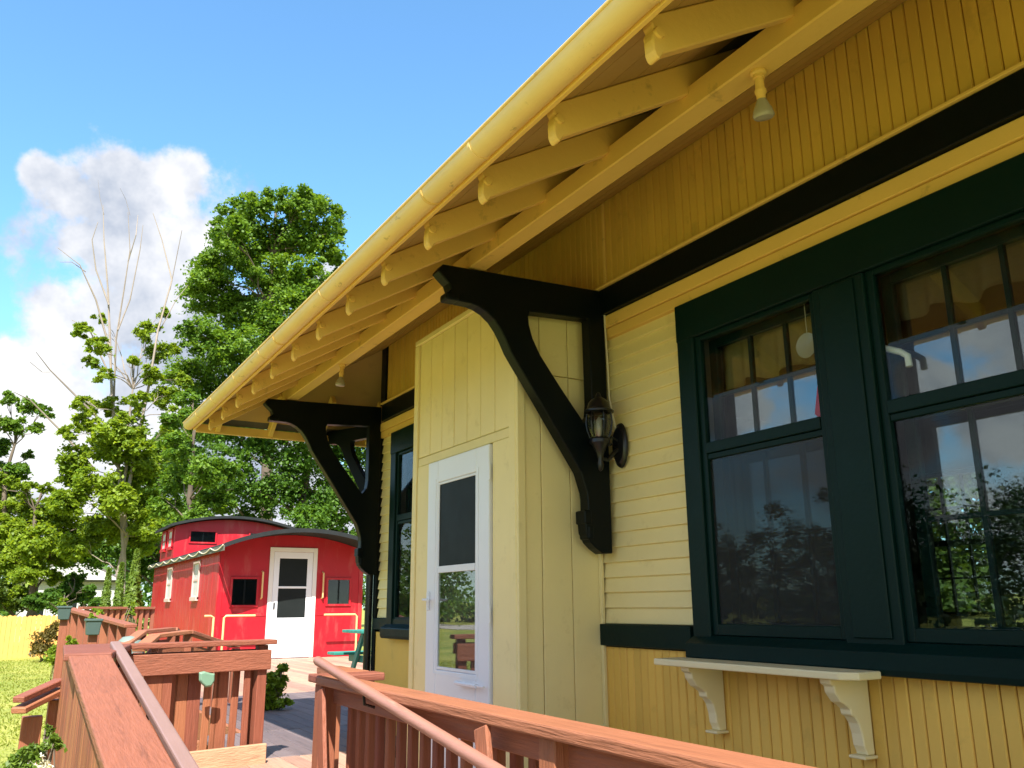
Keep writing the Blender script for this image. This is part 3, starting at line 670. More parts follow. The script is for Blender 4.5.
def depot_eaves():
    # beam on the bracket arms
    box('eave_beam', 2.108, 2.212, -1.2, 8.28, 2.922, 3.028, TRIMY, depot, .006)
    box('end_beam', 2.214, 6.5, 8.18, 8.27, 2.90, 2.985, TRIMY, depot, .005)
    # rafters with rounded tails
    sl = .6
    zb = lambda x: 2.612+sl*(x-1.475)
    prof = [(1.512, zb(1.512)-.004), (1.496, 2.605), (1.482, 2.612), (1.474, 2.630), (1.472, 2.668), (1.480, 2.705), (1.470, 2.720), (1.470, EZ(1.470)-.002)]
    prof = prof + [(3.05, EZ(3.05)-.002), (3.05, zb(3.05))]
    rme = MB().prism(prof, lambda a, b: Vector((a, -.0225, b)), lambda a, b: Vector((a, .0225, b))).mesh('rafter', TRIMY, .005)
    knob = MB().lathe([(.001, -.031), (.017, -.030), (.020, -.024), (.020, .024), (.017, .030), (.001, .031)], (0, 0, 0), 12, M=Matrix.Rotation(R_(90), 3, 'X')).mesh('tail_scroll', TRIMY, 0, True)
    ys = [1.711+.5225*k for k in range(-4, 13)]
    for y in ys:
        if y > 8.1: continue
        r = put('rafter', rme, depot, Vector((0, y+random.uniform(-.008, .008), 0)) - wloc(depot))
        put('tail_scroll', knob, r, (1.497, 0, 2.695))
    # roof boards seen from below, along the eave (outside the beam) and the ceiling inside the beam
    def slope_board(name, xa, xb, fz, t, y0, y1a, y1b, m):
        g = MB().add([(xa, y0, fz(xa)), (xb, y0, fz(xb)), (xb, y1b, fz(xb)), (xa, y1a, fz(xa)), (xa, y0, fz(xa)+t), (xb, y0, fz(xb)+t), (xb, y1b, fz(xb)+t), (xa, y1a, fz(xa)+t)],
                     [(0, 3, 2, 1), (4, 5, 6, 7), (0, 1, 5, 4), (1, 2, 6, 5), (2, 3, 7, 6), (3, 0, 4, 7)])
        build(g, name, m, depot)
    hip = lambda x: ENDY - (x-1.425)*.6/1.5
    x = 1.430; k = 0
    while x < 2.2:
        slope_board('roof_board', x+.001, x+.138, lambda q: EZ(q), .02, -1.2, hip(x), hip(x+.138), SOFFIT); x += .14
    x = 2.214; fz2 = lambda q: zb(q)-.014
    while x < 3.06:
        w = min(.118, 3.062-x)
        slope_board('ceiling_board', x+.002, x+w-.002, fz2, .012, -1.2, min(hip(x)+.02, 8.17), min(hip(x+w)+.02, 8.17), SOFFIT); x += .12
    # shingled roof above: front slope and end slope
    t = .055; X1 = 6.0
    A = [(1.425, -1.2), (X1, -1.2), (X1, hip(X1)), (1.425, ENDY)]
    rz = lambda q: EZ(q)+.022
    build(MB().prism(A, lambda a, b: Vector((a, b, rz(a))), lambda a, b: Vector((a, b, rz(a)+t))), 'roof', SHINGLE, depot)
    ez = lambda y: EZ(1.425)+1.5*(ENDY-y)
    B = [(1.425, ENDY), (X1, hip(X1)), (9.6, hip(X1)), (9.6, ENDY)]
    build(MB().prism(B, lambda a, b: Vector((a, b, ez(b)+.022)), lambda a, b: Vector((a, b, ez(b)+.022+t))), 'end_roof', SHINGLE, depot)
    C = [(X1, -1.2), (10.7, -1.2), (10.7, hip(X1)), (X1, hip(X1))]
    build(MB().prism(C, lambda a, b: Vector((a, b, rz(X1)-(a-X1)*.6)), lambda a, b: Vector((a, b, rz(X1)-(a-X1)*.6+t))), 'back_roof', SHINGLE, depot)
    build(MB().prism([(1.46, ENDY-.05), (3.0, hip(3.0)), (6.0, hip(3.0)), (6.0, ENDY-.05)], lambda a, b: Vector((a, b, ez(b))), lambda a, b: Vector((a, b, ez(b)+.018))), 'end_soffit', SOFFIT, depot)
    box('fascia_board', 1.404, 1.424, -1.2, ENDY, 2.672, 2.735, TRIMY, depot, .003)
    box('drip_edge', 1.396, 1.403, -1.2, ENDY+.02, 2.728, 2.80, SHINGLE, depot, 0)
    # end fascia and its lookouts
    box('end_fascia', 1.43, 6.5, ENDY-.03, ENDY+.01, 2.655, 2.735, TRIMY, depot, .004)
    for xx in (1.62, 2.12, 2.62, 3.12, 3.62):
        build(MB().bar((xx, 7.95, 3.02), (xx, ENDY-.035, 2.70), .045, .10), 'end_rafter', TRIMY, depot, .004)
    # half round gutter with its straps
    cx, cz, r = 1.366, 2.722, .0515
    n = 14; angs = [math.pi*(1.0+i/n) for i in range(n+1)]
    angs = [R_(170)+R_(200)*i/n for i in range(n+1)]
    po = [(cx+r*math.cos(a), cz+r*math.sin(a)) for a in angs]; pi_ = [(cx+(r-.004)*math.cos(a), cz+(r-.004)*math.sin(a)) for a in angs[::-1]]
    g = build(MB().prism(po+pi_, lambda a, b: Vector((a, -1.2, b)), lambda a, b: Vector((a, ENDY, b))), 'gutter', GUTTER, depot, smooth=True)
    build(MB().tube([(cx-r-.001, -1.2, cz+.008), (cx-r-.001, ENDY, cz+.008)], .0065, 8), 'gutter_lip', GUTTER, g, smooth=True)
    build(MB().prism(po, lambda a, b: Vector((a, ENDY, b)), lambda a, b: Vector((a, ENDY+.004, b))), 'end_cap', GUTTER, g)
    for y in (1.55, 2.55, 2.98, 4.32, 5.25, 5.62, 6.35, 7.15, 7.78):
        m_ = MB(); rr = r+.0035
        for i in range(n):
            a0, a1 = angs[i], angs[i+1]
            q = [(cx+s*math.cos(a), cz+s*math.sin(a)) for a, s in ((a0, rr), (a1, rr), (a1, r-.001), (a0, r-.001))]
            m_.prism(q, lambda a, b: Vector((a, y, b)), lambda a, b: Vector((a, y+.014, b)))
        build(m_, 'gutter_strap', GUTTER if y not in (2.98, 5.25) else TRIMY, g)
    # downspout beside the end wall
    build(MB().tube([(3.03, 7.87, 2.6), (3.03, 7.87, 1.6), (3.03, 7.88, .9), (3.03, 7.88, 0.02)], .036, 10), 'downspout', IRON, depot, smooth=True)
depot_eaves()

# ---- things fixed to the depot
def wall_lantern():
    t = thing('wall_lantern', 'black carriage lantern on the clapboard wall behind the near eave bracket', 'wall lamp', (3.06, 3.965, 1.95))
    y = 3.965; cx = 2.905; M90 = Matrix.Rotation(R_(-90), 3, 'Y')
    sc = Matrix.Diagonal((1.0, .48, 1.0))
    bp = MB().lathe([(.001, .0), (.125, .0), (.135, .006), (.130, .016), (.115, .020), (.105, .030), (.04, .034), (.001, .036)], (3.066, 3.968, 1.955), 24, M=M90 @ Matrix.Diagonal((1, .50, 1)))
    build(bp, 'back_plate', IRON, t, smooth=True)
    arm = [(3.04, y, 1.93), (3.0, y, 1.90), (2.955, y, 1.86), (2.92, y, 1.865), (2.905, y, 1.90), (2.905, y, 1.955)]
    build(MB().tube(arm, .013, 8).tube([(3.03, y, 1.98), (2.99, y, 2.0), (2.96, y, 1.97), (2.975, y, 1.945), (2.99, y, 1.955)], .007, 6), 'arm', IRON, t, smooth=True)
    build(MB().lathe([(.002, 1.79), (.012, 1.80), (.020, 1.83), (.014, 1.86), (.026, 1.90), (.042, 1.935), (.060, 1.955), (.060, 1.975), (.05, 1.985)], (cx, y, 0), 12), 'lamp_base', IRON, t, smooth=True)
    build(MB().lathe([(.052, 1.986), (.068, 2.03), (.074, 2.075), (.070, 2.115), (.064, 2.135)], (cx, y, 0), 12), 'lamp_glass', LAMPGL, t)
    cage = MB()
    for k in range(6):
        a = k*math.pi/3+.3
        cage.tube([(cx+q*math.cos(a), y+q*math.sin(a), z) for q, z in ((.054, 1.986), (.070, 2.03), (.076, 2.075), (.072, 2.115), (.066, 2.138))], .0045, 5)
    build(cage, 'cage_bar', IRON, t)
    build(MB().lathe([(.088, 2.136), (.088, 2.146), (.070, 2.158), (.062, 2.19), (.040, 2.215), (.018, 2.228), (.012, 2.25), (.002, 2.26)], (cx, y, 0), 16), 'lamp_cap', IRON, t, smooth=True)
    build(MB().lathe([(.004, 1.99), (.014, 2.0), (.020, 2.05), (.018, 2.09), (.004, 2.11)], (cx, y, 0), 10), 'bulb', BULBG, t, smooth=True)
    build(MB().tube([(3.035, 4.052, 2.93), (3.035, 4.048, 2.7), (3.034, 4.035, 2.45), (3.034, 4.03, 2.25), (3.04, 4.0, 2.10), (3.05, 3.98, 2.0)], .006, 6), 'feed_cable', CABLE, t, smooth=True)
wall_lantern()
def flood_bulb(loc, label, tilt):
    t = thing('flood_bulb', label, 'lamp', loc, 'bare flood bulbs under the eave beam')
    M = Matrix.Rotation(tilt[0], 3, 'X') @ Matrix.Rotation(tilt[1], 3, 'Y')
    build(MB().lathe([(.030, 0), (.030, -.010), (.022, -.016), (.022, -.028)], loc, 12), 'ceiling_plate', TRIMY, t, smooth=True)
    p = Vector(loc)+Vector((0, 0, -.022))
    build(MB().lathe([(.016, .0), (.017, -.045), (.021, -.047), (.021, -.060), (.017, -.066), (.0165, -.082)], p, 14, M=M), 'socket', TRIMY, t, smooth=True)
    build(MB().lathe([(.0155, -.080), (.020, -.092), (.034, -.122), (.0385, -.138), (.0385, -.146), (.034, -.152), (.012, -.156), (.001, -.157)], p, 16, M=M), 'bulb', BULBG, t, smooth=True)
flood_bulb((2.16, 1.905, 2.921), 'frosted flood bulb hanging from the yellow beam above the double window', (R_(6), R_(-10)))
flood_bulb((2.16, 6.38, 2.921), 'small flood bulb hanging from the beam near the far eave bracket', (0, R_(4)))

def service_shelf():
    t = thing('service_shelf', 'ivory shelf on two scrolled brackets under the green window', 'shelf', (3.04, 2.9, .8))
    zf = .795
    top = [(2.80, 2.30), (2.835, 2.262), (3.040, 2.262), (3.040, 3.575), (2.80, 3.575)]
    top = [(2.80, 2.345), (2.845, 2.285), (2.975, 2.285), (2.975, 3.44), (2.80, 3.44)]
    build(MB().prism(top, lambda a, b: Vector((a, b, zf-.030)), lambda a, b: Vector((a, b, zf))), 'shelf_board', IVORY, t, .006, seg=2)
    pr = [(3.062, zf-.031), (2.842, zf-.031), (2.844, zf-.052), (2.862, zf-.060), (2.866, zf-.085), (2.895, zf-.120), (2.925, zf-.136), (2.945, zf-.150), (2.948, zf-.172), (2.965, zf-.180), (2.985, zf-.205), (2.998, zf-.245), (3.003, zf-.29), (3.015, zf-.312), (3.018, zf-.325), (3.062, zf-.325)]
    for y in (2.42, 3.24):
        build(MB().prism(pr, lambda a, b: Vector((a, y, b)), lambda a, b: Vector((a, y+.055, b))), 'shelf_bracket', IVORY, t, .004)
        build(MB().bx(2.985, 3.064, y-.012, y+.067, zf-.337, zf-.3255), 'bracket_foot', IVORY, t, .003)
service_shelf()

def interior_things():
    def curtain(y0, y1, z0, z1, m, x, label):
        n = 60; mb = MB(); vs = []; fs = []
        for j in range(5):
            z = z1+(z0-z1)*j/4
            for i in range(n+1):
                u = i/n; a = .010+.016*j/4
                yy = y0+(y1-y0)*u
                vs.append((x+a*math.sin(u*38+1.2*math.sin(u*9)), yy, z+(.018*math.sin(u*19) if j == 4 else 0)))
        for j in range(4):
            for i in range(n): fs.append((j*(n+1)+i, j*(n+1)+i+1, (j+1)*(n+1)+i+1, (j+1)*(n+1)+i))
        me = bpy.data.meshes.new('curtain_valance'); me.from_pydata(vs, [], fs); me.materials.append(m)
        me.polygons.foreach_set('use_smooth', [True]*len(me.polygons))
        o = put('curtain_valance', me); tag(o, label, 'curtain', 'valances inside the double window')
        sm = o.modifiers.new('thickness', 'SOLIDIFY'); sm.thickness = .003
    curtain(2.46, 3.30, 2.17, 2.44, CURTG, 3.245, 'gold gathered valance behind the narrow sash beside the lantern')
    curtain(1.40, 2.23, 2.24, 2.44, CURTW, 3.245, 'pale gathered valance behind the sash at the edge of the view')
    # red pennant and round plate hung behind the glass
    o = build(MB().prism([(2.555, 2.00), (2.568, 2.02), (2.60, 1.885), (2.575, 1.858), (2.54, 1.862)], lambda a, b: Vector((3.118, a, b)), lambda a, b: Vector((3.122, a, b))), 'pennant', REDCLOTH)
    tag(o, 'small red pennant hanging behind the upper window glass', 'pennant')
    t = thing('hanging_plate', 'small round plate hanging behind the upper glass under the gold valance', 'plate', (3.12, 2.60, 2.2))
    build(MB().lathe([(.001, 0), (.03, .003), (.058, .010), (.060, .014), (.03, .008), (.001, .006)], (3.12, 2.60, 2.21), 20, M=Matrix.Rotation(R_(-90), 3, 'Y')), 'disc', BULBG, t, smooth=True)
    build(MB().tube([(3.118, 2.60, 2.265), (3.118, 2.60, 2.42)], .002, 5), 'hanger', CABLE, t)
    p = on_x(870, 345, 3.115); q = on_x(905, 353, 3.115)
    pts = [p+Vector((0, .03, .005)), p, Vector((3.115, q.y+.02, q.z+.01)), Vector((3.115, q.y-.01, q.z-.015)), Vector((3.115, q.y-.012, q.z-.06))]
    o = build(MB().tube(pts, 0.014, 10), 'bent_tube', WHITE, smooth=True); tag(o, 'bent white tube seen through the upper glass by the mullion', 'lamp arm')  # plain bent white tube between the storm and inner panes
interior_things()

# ================================================================== DECK, RAMP, RAILINGS
RS = .12; RY = 5.2                       # ramp rises at 1:8 and reaches the deck at y = 5.2
rz_ = lambda y: -max(0, RY-y)*RS
def deck():
    d = bpy.data.objects.new('deck', None); COL.objects.link(d); d['kind'] = 'structure'
    def run(x0, x1, y0, y1, m=DECK_Y):
        x = x0
        while x < x1-.02:
            y = y0+0
            while y < y1-.05:
                L_ = min(random.choice((3.0, 3.6, 4.2)), y1-y)
                if y1-(y+L_) < .6: L_ = y1-y
                piece('deck_board', (.136, round(L_, 2)-.006, .034), (x+.07, y+L_/2, -.017+random.uniform(-.0015, .0015)), m, d, .004)
                y += L_
            x += .142
    run(1.53, 3.05, -1.0, 8.0) if False else None
    run(1.55, 2.49, 0.0, 5.2, DECK_SHADED); run(.62, 2.49, 5.24, 6.6); run(1.61, 3.03, 6.61, 8.0, DECK_SHADED); run(2.0, 8.0, 8.01, 11.3, DECK_SHADED); run(2.0, 8.0, 11.31, 18.70)  # dark wood on the runs in the eave's shadow, lighter wood on the sunlit ones
    sk = MB()
    sk.bx(1.50, 1.545, -1.0, 5.2, -.24, -.002); sk.bx(.60, 1.98, 8.02, 8.06, -.3, -.04); sk.bx(1.95, 1.995, 8.06, 18.7, -.3, -.002)
    build(sk, 'rim_board', RAIL_Y, d, .003)
    r = bpy.data.objects.new('ramp', None); COL.objects.link(r); r['kind'] = 'structure'
    y = -1.4
    while y < RY:
        w = .14
        o = piece('ramp_board', (.86, w-.005, .034), (1.05, y+w/2, rz_(y+w/2)-.017), RAMP_X, r, .004, (math.atan(RS), 0, 0)); y += w
    return d
deck()

def cap_len(name, a, b, w, h, m, parent, bevel=.006): return build(MB().bar(a, b, w, h), name, m, parent, bevel)

def left_ramp_rail():
    t = thing('ramp_railing', 'reddish brown ramp railing of close upright boards with a wide sloping cap', 'railing', (.45, 3.0, -.6), 'wooden railings round the deck')
    zc = lambda y: .82 + rz_(y)
    x0, x1 = .352, .552; xc = (x0+x1)/2
    build(MB().prism([(-1.4, zc(-1.4)), (RY-.06, zc(RY-.06)), (RY-.06, zc(RY-.06)-.038), (-1.4, zc(-1.4)-.038)], lambda a, b: Vector((x0, a, b)), lambda a, b: Vector((x1, a, b))), 'cap_rail', RAIL_Y, t, .007, seg=2)
    build(MB().prism([(.33, RY-.055), (.56, RY-.055), (.80, 6.30), (.70, 6.44), (.40, 6.38)], lambda a, b: Vector((a, b, .785)), lambda a, b: Vector((a, b, .823))), 'corner_cap', RAIL_X, t, .007, seg=2)
    y = -1.3; w = .092
    while y < 6.33:
        ztop = zc(min(y+w/2, RY+5)) - .04
        zt0, zt1 = zc(y)-.042, zc(y+w)-.042
        zb = rz_(y)-.34
        k = MB().prism([(y+.003, zb), (y+w-.003, zb), (y+w-.003, zt1), (y+.003, zt0)], lambda a, b: Vector((.408+random.uniform(0, .003), a, b)), lambda a, b: Vector((.428, a, b)))
        build(k, 'rail_board', RAIL_Z, t, .003); y += w+.004
    # inner stringers and posts
    build(MB().prism([(-1.3, zc(-1.3)-.045), (RY, zc(RY)-.045), (6.3, zc(6)-.045), (6.3, zc(6)-.13), (RY, zc(RY)-.13), (-1.3, zc(-1.3)-.13)], lambda a, b: Vector((.431, a, b)), lambda a, b: Vector((.468, a, b))), 'stringer', RAIL_Y, t, .004)
    for y in (-.9, .8, 2.4, 4.0, 5.6):
        build(MB().bx(.470, .545, y, y+.089, rz_(y)-.58, zc(y)-.045), 'post', RAIL_Z, t, .004)
    # flat grab bar on blocks along the inside
    zb = lambda y: .845 - max(0, 5.62-y)*.135
    build(MB().bar((.625, -1.2, zb(-1.2)), (.625, 5.66, zb(5.66)), .058, .036), 'grab_bar', GRAYBAR, t, .008, seg=2)
    for y in (5.35, 4.2, 3.0, 1.6, .2):
        build(MB().tube([(.625, y, zb(y)-.018), (.622, y, zb(y)-.07), (.58, y, zb(y)-.10), (.53, y, zb(y)-.10)], .008, 6), 'bar_stand', IRON, t)
left_ramp_rail()

def cross_rail():
    t = thing('cross_railing', 'short reddish brown railing across the top of the ramp with uneven slats', 'railing', (1.3, 6.4, 0), 'wooden railings round the deck')
    a, b = Vector((.66, 6.24, 0)), Vector((1.745, 6.44, 0)); u = (b-a).normalized(); n = Vector((-u.y, u.x, 0))
    def at(s, off, z): return a+u*s+n*off+Vector((0, 0, z))
    L_ = (b-a).length
    build(MB().bar(at(-.02, .032, .806), at(L_+.03, .032, .806), .14, .034), 'cap_rail', RAIL_X, t, .006, seg=2)
    build(MB().bar(at(.04, .0, .685), at(L_, .0, .685), .036, .135), 'top_board', RAIL_X, t, .005)
    build(MB().bar(at(.28, -.03, .06), at(L_-.01, -.03, .06), .036, .14), 'kick_board', RAMP_X, t, .005)
    build(MB().bar(at(.06, .09, .715), at(L_, .09, .715), .036, .085), 'back_board', RAIL_X, t, .004)
    s = .10; i = 0
    ws = [.06, .09, .05, .09, .07, .05, .09, .09, .05, .04, .09, .05, .045]
    while s < L_-.04 and i < 40:
        w = ws[i % len(ws)]; tilt = random.uniform(-.015, .02)
        off = random.choice((.03, .03, .115, .115))
        build(MB().bar(at(s, off, .0), at(s+tilt, off, .62+random.uniform(0, .03) if off < .1 else .73), w, .018, up=n), 'slat', RAIL_Z, t, .003)
        s += w*.75+.02; i += 1
    build(MB().bar(at(L_-.05, .045, -.1), at(L_-.05, .045, .785), .07, .07, up=n), 'post', RAIL_Z, t, .004)
    build(MB().bar(at(.10, .045, -.5), at(.10, .045, .785), .08, .08, up=n), 'post', RAIL_Z, t, .004)
    o = MB(); c = at(.62, -.055, .585)
    M = Matrix((u, -n, Vector((0, 0, 1)))).transposed()
    lf = [(-.055, .045), (-.02, .05), (.03, .035), (.06, .03), (.062, -.02), (.04, -.055), (.0, -.06), (-.03, -.035), (-.05, -.01)]
    o.prism(lf, lambda p, q: c+u*p+Vector((0, 0, q)), lambda p, q: c+u*p*.8+Vector((0, 0, q*.8))-n*.02)
    oo = build(o, 'garden_ornament', LEAFORN, None, .004); tag(oo, 'pale green leaf shaped ornament fixed to the slats of the cross railing', 'ornament')
cross_rail()

def guard_rail():
    t = thing('guard_railing', 'long reddish brown guard railing with a level cap in front of the storm door', 'railing', (1.45, 3.0, 0), 'wooden railings round the deck')
    zc = .72; xc = 1.455; ye = 4.30
    build(MB().bx(xc-.062, xc+.062, -1.0, ye-.005, zc-.040, zc), 'cap_rail', RAIL_Y, t, .007, seg=2)
    build(MB().bx(xc+.012, xc+.048, -1.0, ye-.05, zc-.125, zc-.042), 'top_board', RAIL_Y, t, .004)
    build(MB().bx(xc-.055, xc+.30, ye, ye+.15, zc-.036, zc+.002), 'end_cap', RAIL_X, t, .007, seg=2)
    build(MB().bx(xc+.14, xc+.28, ye+.16, ye+.62, zc-.034, zc+.003), 'end_cap', RAIL_Y, t, .007, seg=2)
    y = -.95
    while y < ye-.08:
        piece('baluster', (.036, .038, .98), (xc+.068, y, .165+random.uniform(-.006, .006)), RAIL_Z, t, .004, (0, 0, random.uniform(-.05, .05))); y += .118
    for y in (0.2, 2.2, ye):
        build(MB().bx(xc-.035, xc+.052, y+.002, y+.09, -.55, zc-.042), 'post', RAIL_Z, t, .004)
    build(MB().bx(xc+.170, xc+.250, ye+.5, ye+.58, -.3, zc-.036), 'post', RAIL_Z, t, .004)
    build(MB().bx(xc+.012, xc+.048, -1.0, ye-.05, -.25, -.11), 'bottom_board', RAIL_Y, t, .004)
    build(MB().bar((xc-.05, ye-.05, .66), (xc-.08, ye-.34, -.25), .09, .020, up=(1, 0, 0)), 'brace_board', RAIL_Z, t, .004)
    build(MB().bar((xc-.055, 2.60, .67), (xc-.08, 2.47, .25), .085, .020, up=(1, 0, 0)), 'brace_board', RAIL_Z, t, .004)
    # round handrail sloping with the ramp
    A = on_x(318, 661, 1.375); B = on_x(495, 770, 1.375); dv = (B-A)/(B.y-A.y)
    build(MB().tube([A+dv*.02, A, A-dv*.0+(B-A)*.3, A+(B-A)*.6, B, B+dv*(-2.2)], [.018, .0225, .0225, .0225, .0225, .0225], 14), 'handrail', HANDR, t, smooth=True)
    for y in (3.6, 2.3, 1.2):
        p = A+dv*(y-A.y)
        build(MB().tube([p+Vector((0, 0, -.015)), p+Vector((.005, 0, -.06)), p+Vector((.05, 0, -.075))], .007, 6), 'rail_stand', IRON, t)
guard_rail()

def lower_rails():
    t = thing('stair_railing', 'low brown stair railing going down to the lawn behind the ramp railing', 'railing', (.25, 6.2, -.6), 'wooden railings round the deck')
    for (p, q, w) in (((60, 681), (18, 700), .07), ((60, 690), (18, 711), .09)):
        a = on_y(*p, 6.4); b = on_y(*q, 6.05); build(MB().bar(a, b, w, .035), 'cap_rail', RAIL_X, t, .005)
    a = on_y(33, 715, 6.2); 
    build(MB().bx(a.x-.055, a.x+.055, 6.2, 6.29, -.62, a.z-.01), 'post', RAIL_Z, t, .004)
    c = on_y(57, 700, 6.35); build(MB().bx(c.x-.045, c.x+.045, 6.35, 6.44, -.62, c.z), 'post', RAIL_Z, t, .004)
    # far ramp beside the caboose
    t2 = thing('far_ramp_railing', 'reddish railing sloping along a second ramp beside the caboose', 'railing', (1.0, 12.5, -.6), 'wooden railings round the deck')
    A = on_y(69, 609, 13.5); B = on_y(131, 626, 11.0)
    build(MB().bar(A, B, .14, .04), 'cap_rail', RAIL_Y, t2, .005)
    n = 9
    for i in range(n):
        s = i/(n-1); p = A.lerp(B, s)
        build(MB().bx(p.x-.045, p.x+.045, p.y-.05, p.y+.05, -.6, p.z-.022), 'rail_board', RAIL_Z, t2, .003)
    t3 = thing('back_railing', 'level reddish railing running back to the caboose corner', 'railing', (1.5, 16, -.6), 'wooden railings round the deck')
    A = on_y(80, 608, 16.0); B = on_y(153, 608, 16.6)
    build(MB().bar(A, B, .14, .04), 'cap_rail', RAIL_X, t3, .005); 
    build(MB().bar(A-Vector((0, -.03, .10)), B-Vector((0, -.03, .10)), .04, .14), 'top_board', RAIL_X, t3, .004)
    for i in range(13):
        p = A.lerp(B, i/12); build(MB().bx(p.x-.03, p.x+.03, p.y-.03, p.y+.01, -.3, p.z-.022), 'baluster', RAIL_Z, t3, .003)
    # switchback rails in the middle: two nested caps that climb, run level and drop
    for k, (pts, lab) in enumerate(((((118, 650), (142, 632), (172, 629), (176, 633)), 'outer bent rail of the switchback ramp below the caboose side'),
                                    (((138, 650), (155, 636), (188, 632), (212, 640), (236, 646)), 'inner bent rail of the switchback ramp below the caboose side'))):
        Yk = 10.4-.9*k
        t4 = thing('switchback_railing', lab, 'railing', tuple(on_y(pts[0][0], 690, Yk)), 'wooden railings round the deck')
        P = [on_y(p[0], p[1], Yk+.25*i) for i, p in enumerate(pts)]
        for a, b in zip(P[:-1], P[1:]): build(MB().bar(a, b, .13, .04), 'cap_rail', RAIL_X, t4, .005)
        for p in P: build(MB().bx(p.x-.04, p.x+.04, p.y-.04, p.y+.04, -.6, p.z-.025), 'post', RAIL_Z, t4, .003)
        for a, b in zip(P[:-1], P[1:]): build(MB().bar(a-Vector((0, 0, .16)), b-Vector((0, 0, .16)), .03, .10), 'mid_rail', RAIL_X, t4, .003)
    for (px, py, Y_, lab) in ((64, 613, 11.6, 'grey green planter box hanging at the far corner of the second ramp'), (93, 627, 9.6, 'grey green planter box hanging nearer along the second ramp')):
        c = on_y(px, py, Y_); h = .075; w = .072
        t5 = thing('planter_box', lab, 'planter', (c.x, c.y, -.62), 'planter boxes on posts')
        build(MB().add([(c.x+sx*w*s, c.y+sy*w*s, c.z+z) for z, s in ((-h, .78), (h, 1.0)) for sx, sy in ((-1, -1), (1, -1), (1, 1), (-1, 1))], [(0, 3, 2, 1), (4, 5, 6, 7), (0, 1, 5, 4), (1, 2, 6, 5), (2, 3, 7, 6), (3, 0, 4, 7)]), 'box', PLANTERG, t5, .008, seg=2)
        build(MB().bx(c.x-w-.008, c.x+w+.008, c.y-w-.008, c.y+w+.008, c.z+h-.02, c.z+h+.004), 'rim', PLANTERG, t5, .005)
        build(MB().bx(c.x-.03, c.x+.05, c.y+.0, c.y+.08, -.62, c.z-h), 'post', RAIL_Z, t5, .004)
        P, Nn = foliage([((c.x, c.y, c.z+h+.05), (w, w, .07))], 130, .04); leaf_object('plant', P, Nn, .045, LF_YEL, t5)
    c = on_y(131, 634, 10.6); w = .28
    pts = []
    g = MB().lathe([(.14, -.60), (.15, -.2), (.13, -.08), (.08, -.03), (.01, -.02)], tuple(c), 14)
    o = build(g, 'covered_grill', TARP, None, smooth=True); tag(o, 'round thing under a pale grey cover between the ramp railings', 'covered grill')
lower_rails()

def picnic_table():
    t = thing('picnic_table', 'green picnic table on the deck before the caboose, beside the depot corner', 'picnic table', (4.35, 10.9, 0))
    def plank(name, x0, x1, y0, y1, z): build(MB().bx(x0, x1, y0, y1, z-.038, z), name, TABLEG, t, .006)
    x0, x1 = 4.02, 5.8
    for i in range(5): plank('table_plank', x0, x1, 10.66+i*.15, 10.66+i*.15+.142, .75)
    for i in range(2): plank('seat_plank', x0-.02, x1, 10.18+i*.15, 10.18+i*.15+.142, .45); plank('seat_plank', x0-.02, x1, 11.62+i*.15, 11.62+i*.15+.142, .45)
    for x in (4.25, 5.5):
        build(MB().bar((x, 10.32, .0), (x, 10.85, .71), .09, .038, up=(1, 0, 0)), 'leg', TABLEG, t, .004)
        build(MB().bar((x, 11.74, .0), (x, 11.21, .71), .09, .038, up=(1, 0, 0)), 'leg', TABLEG, t, .004)
        build(MB().bx(x+.04, x+.078, 10.2, 11.86, .32, .41), 'crossbar', TABLEG, t, .004)
        build(MB().bx(x+.04, x+.078, 10.7, 11.36, .62, .71), 'crossbar', TABLEG, t, .004)
picnic_table()

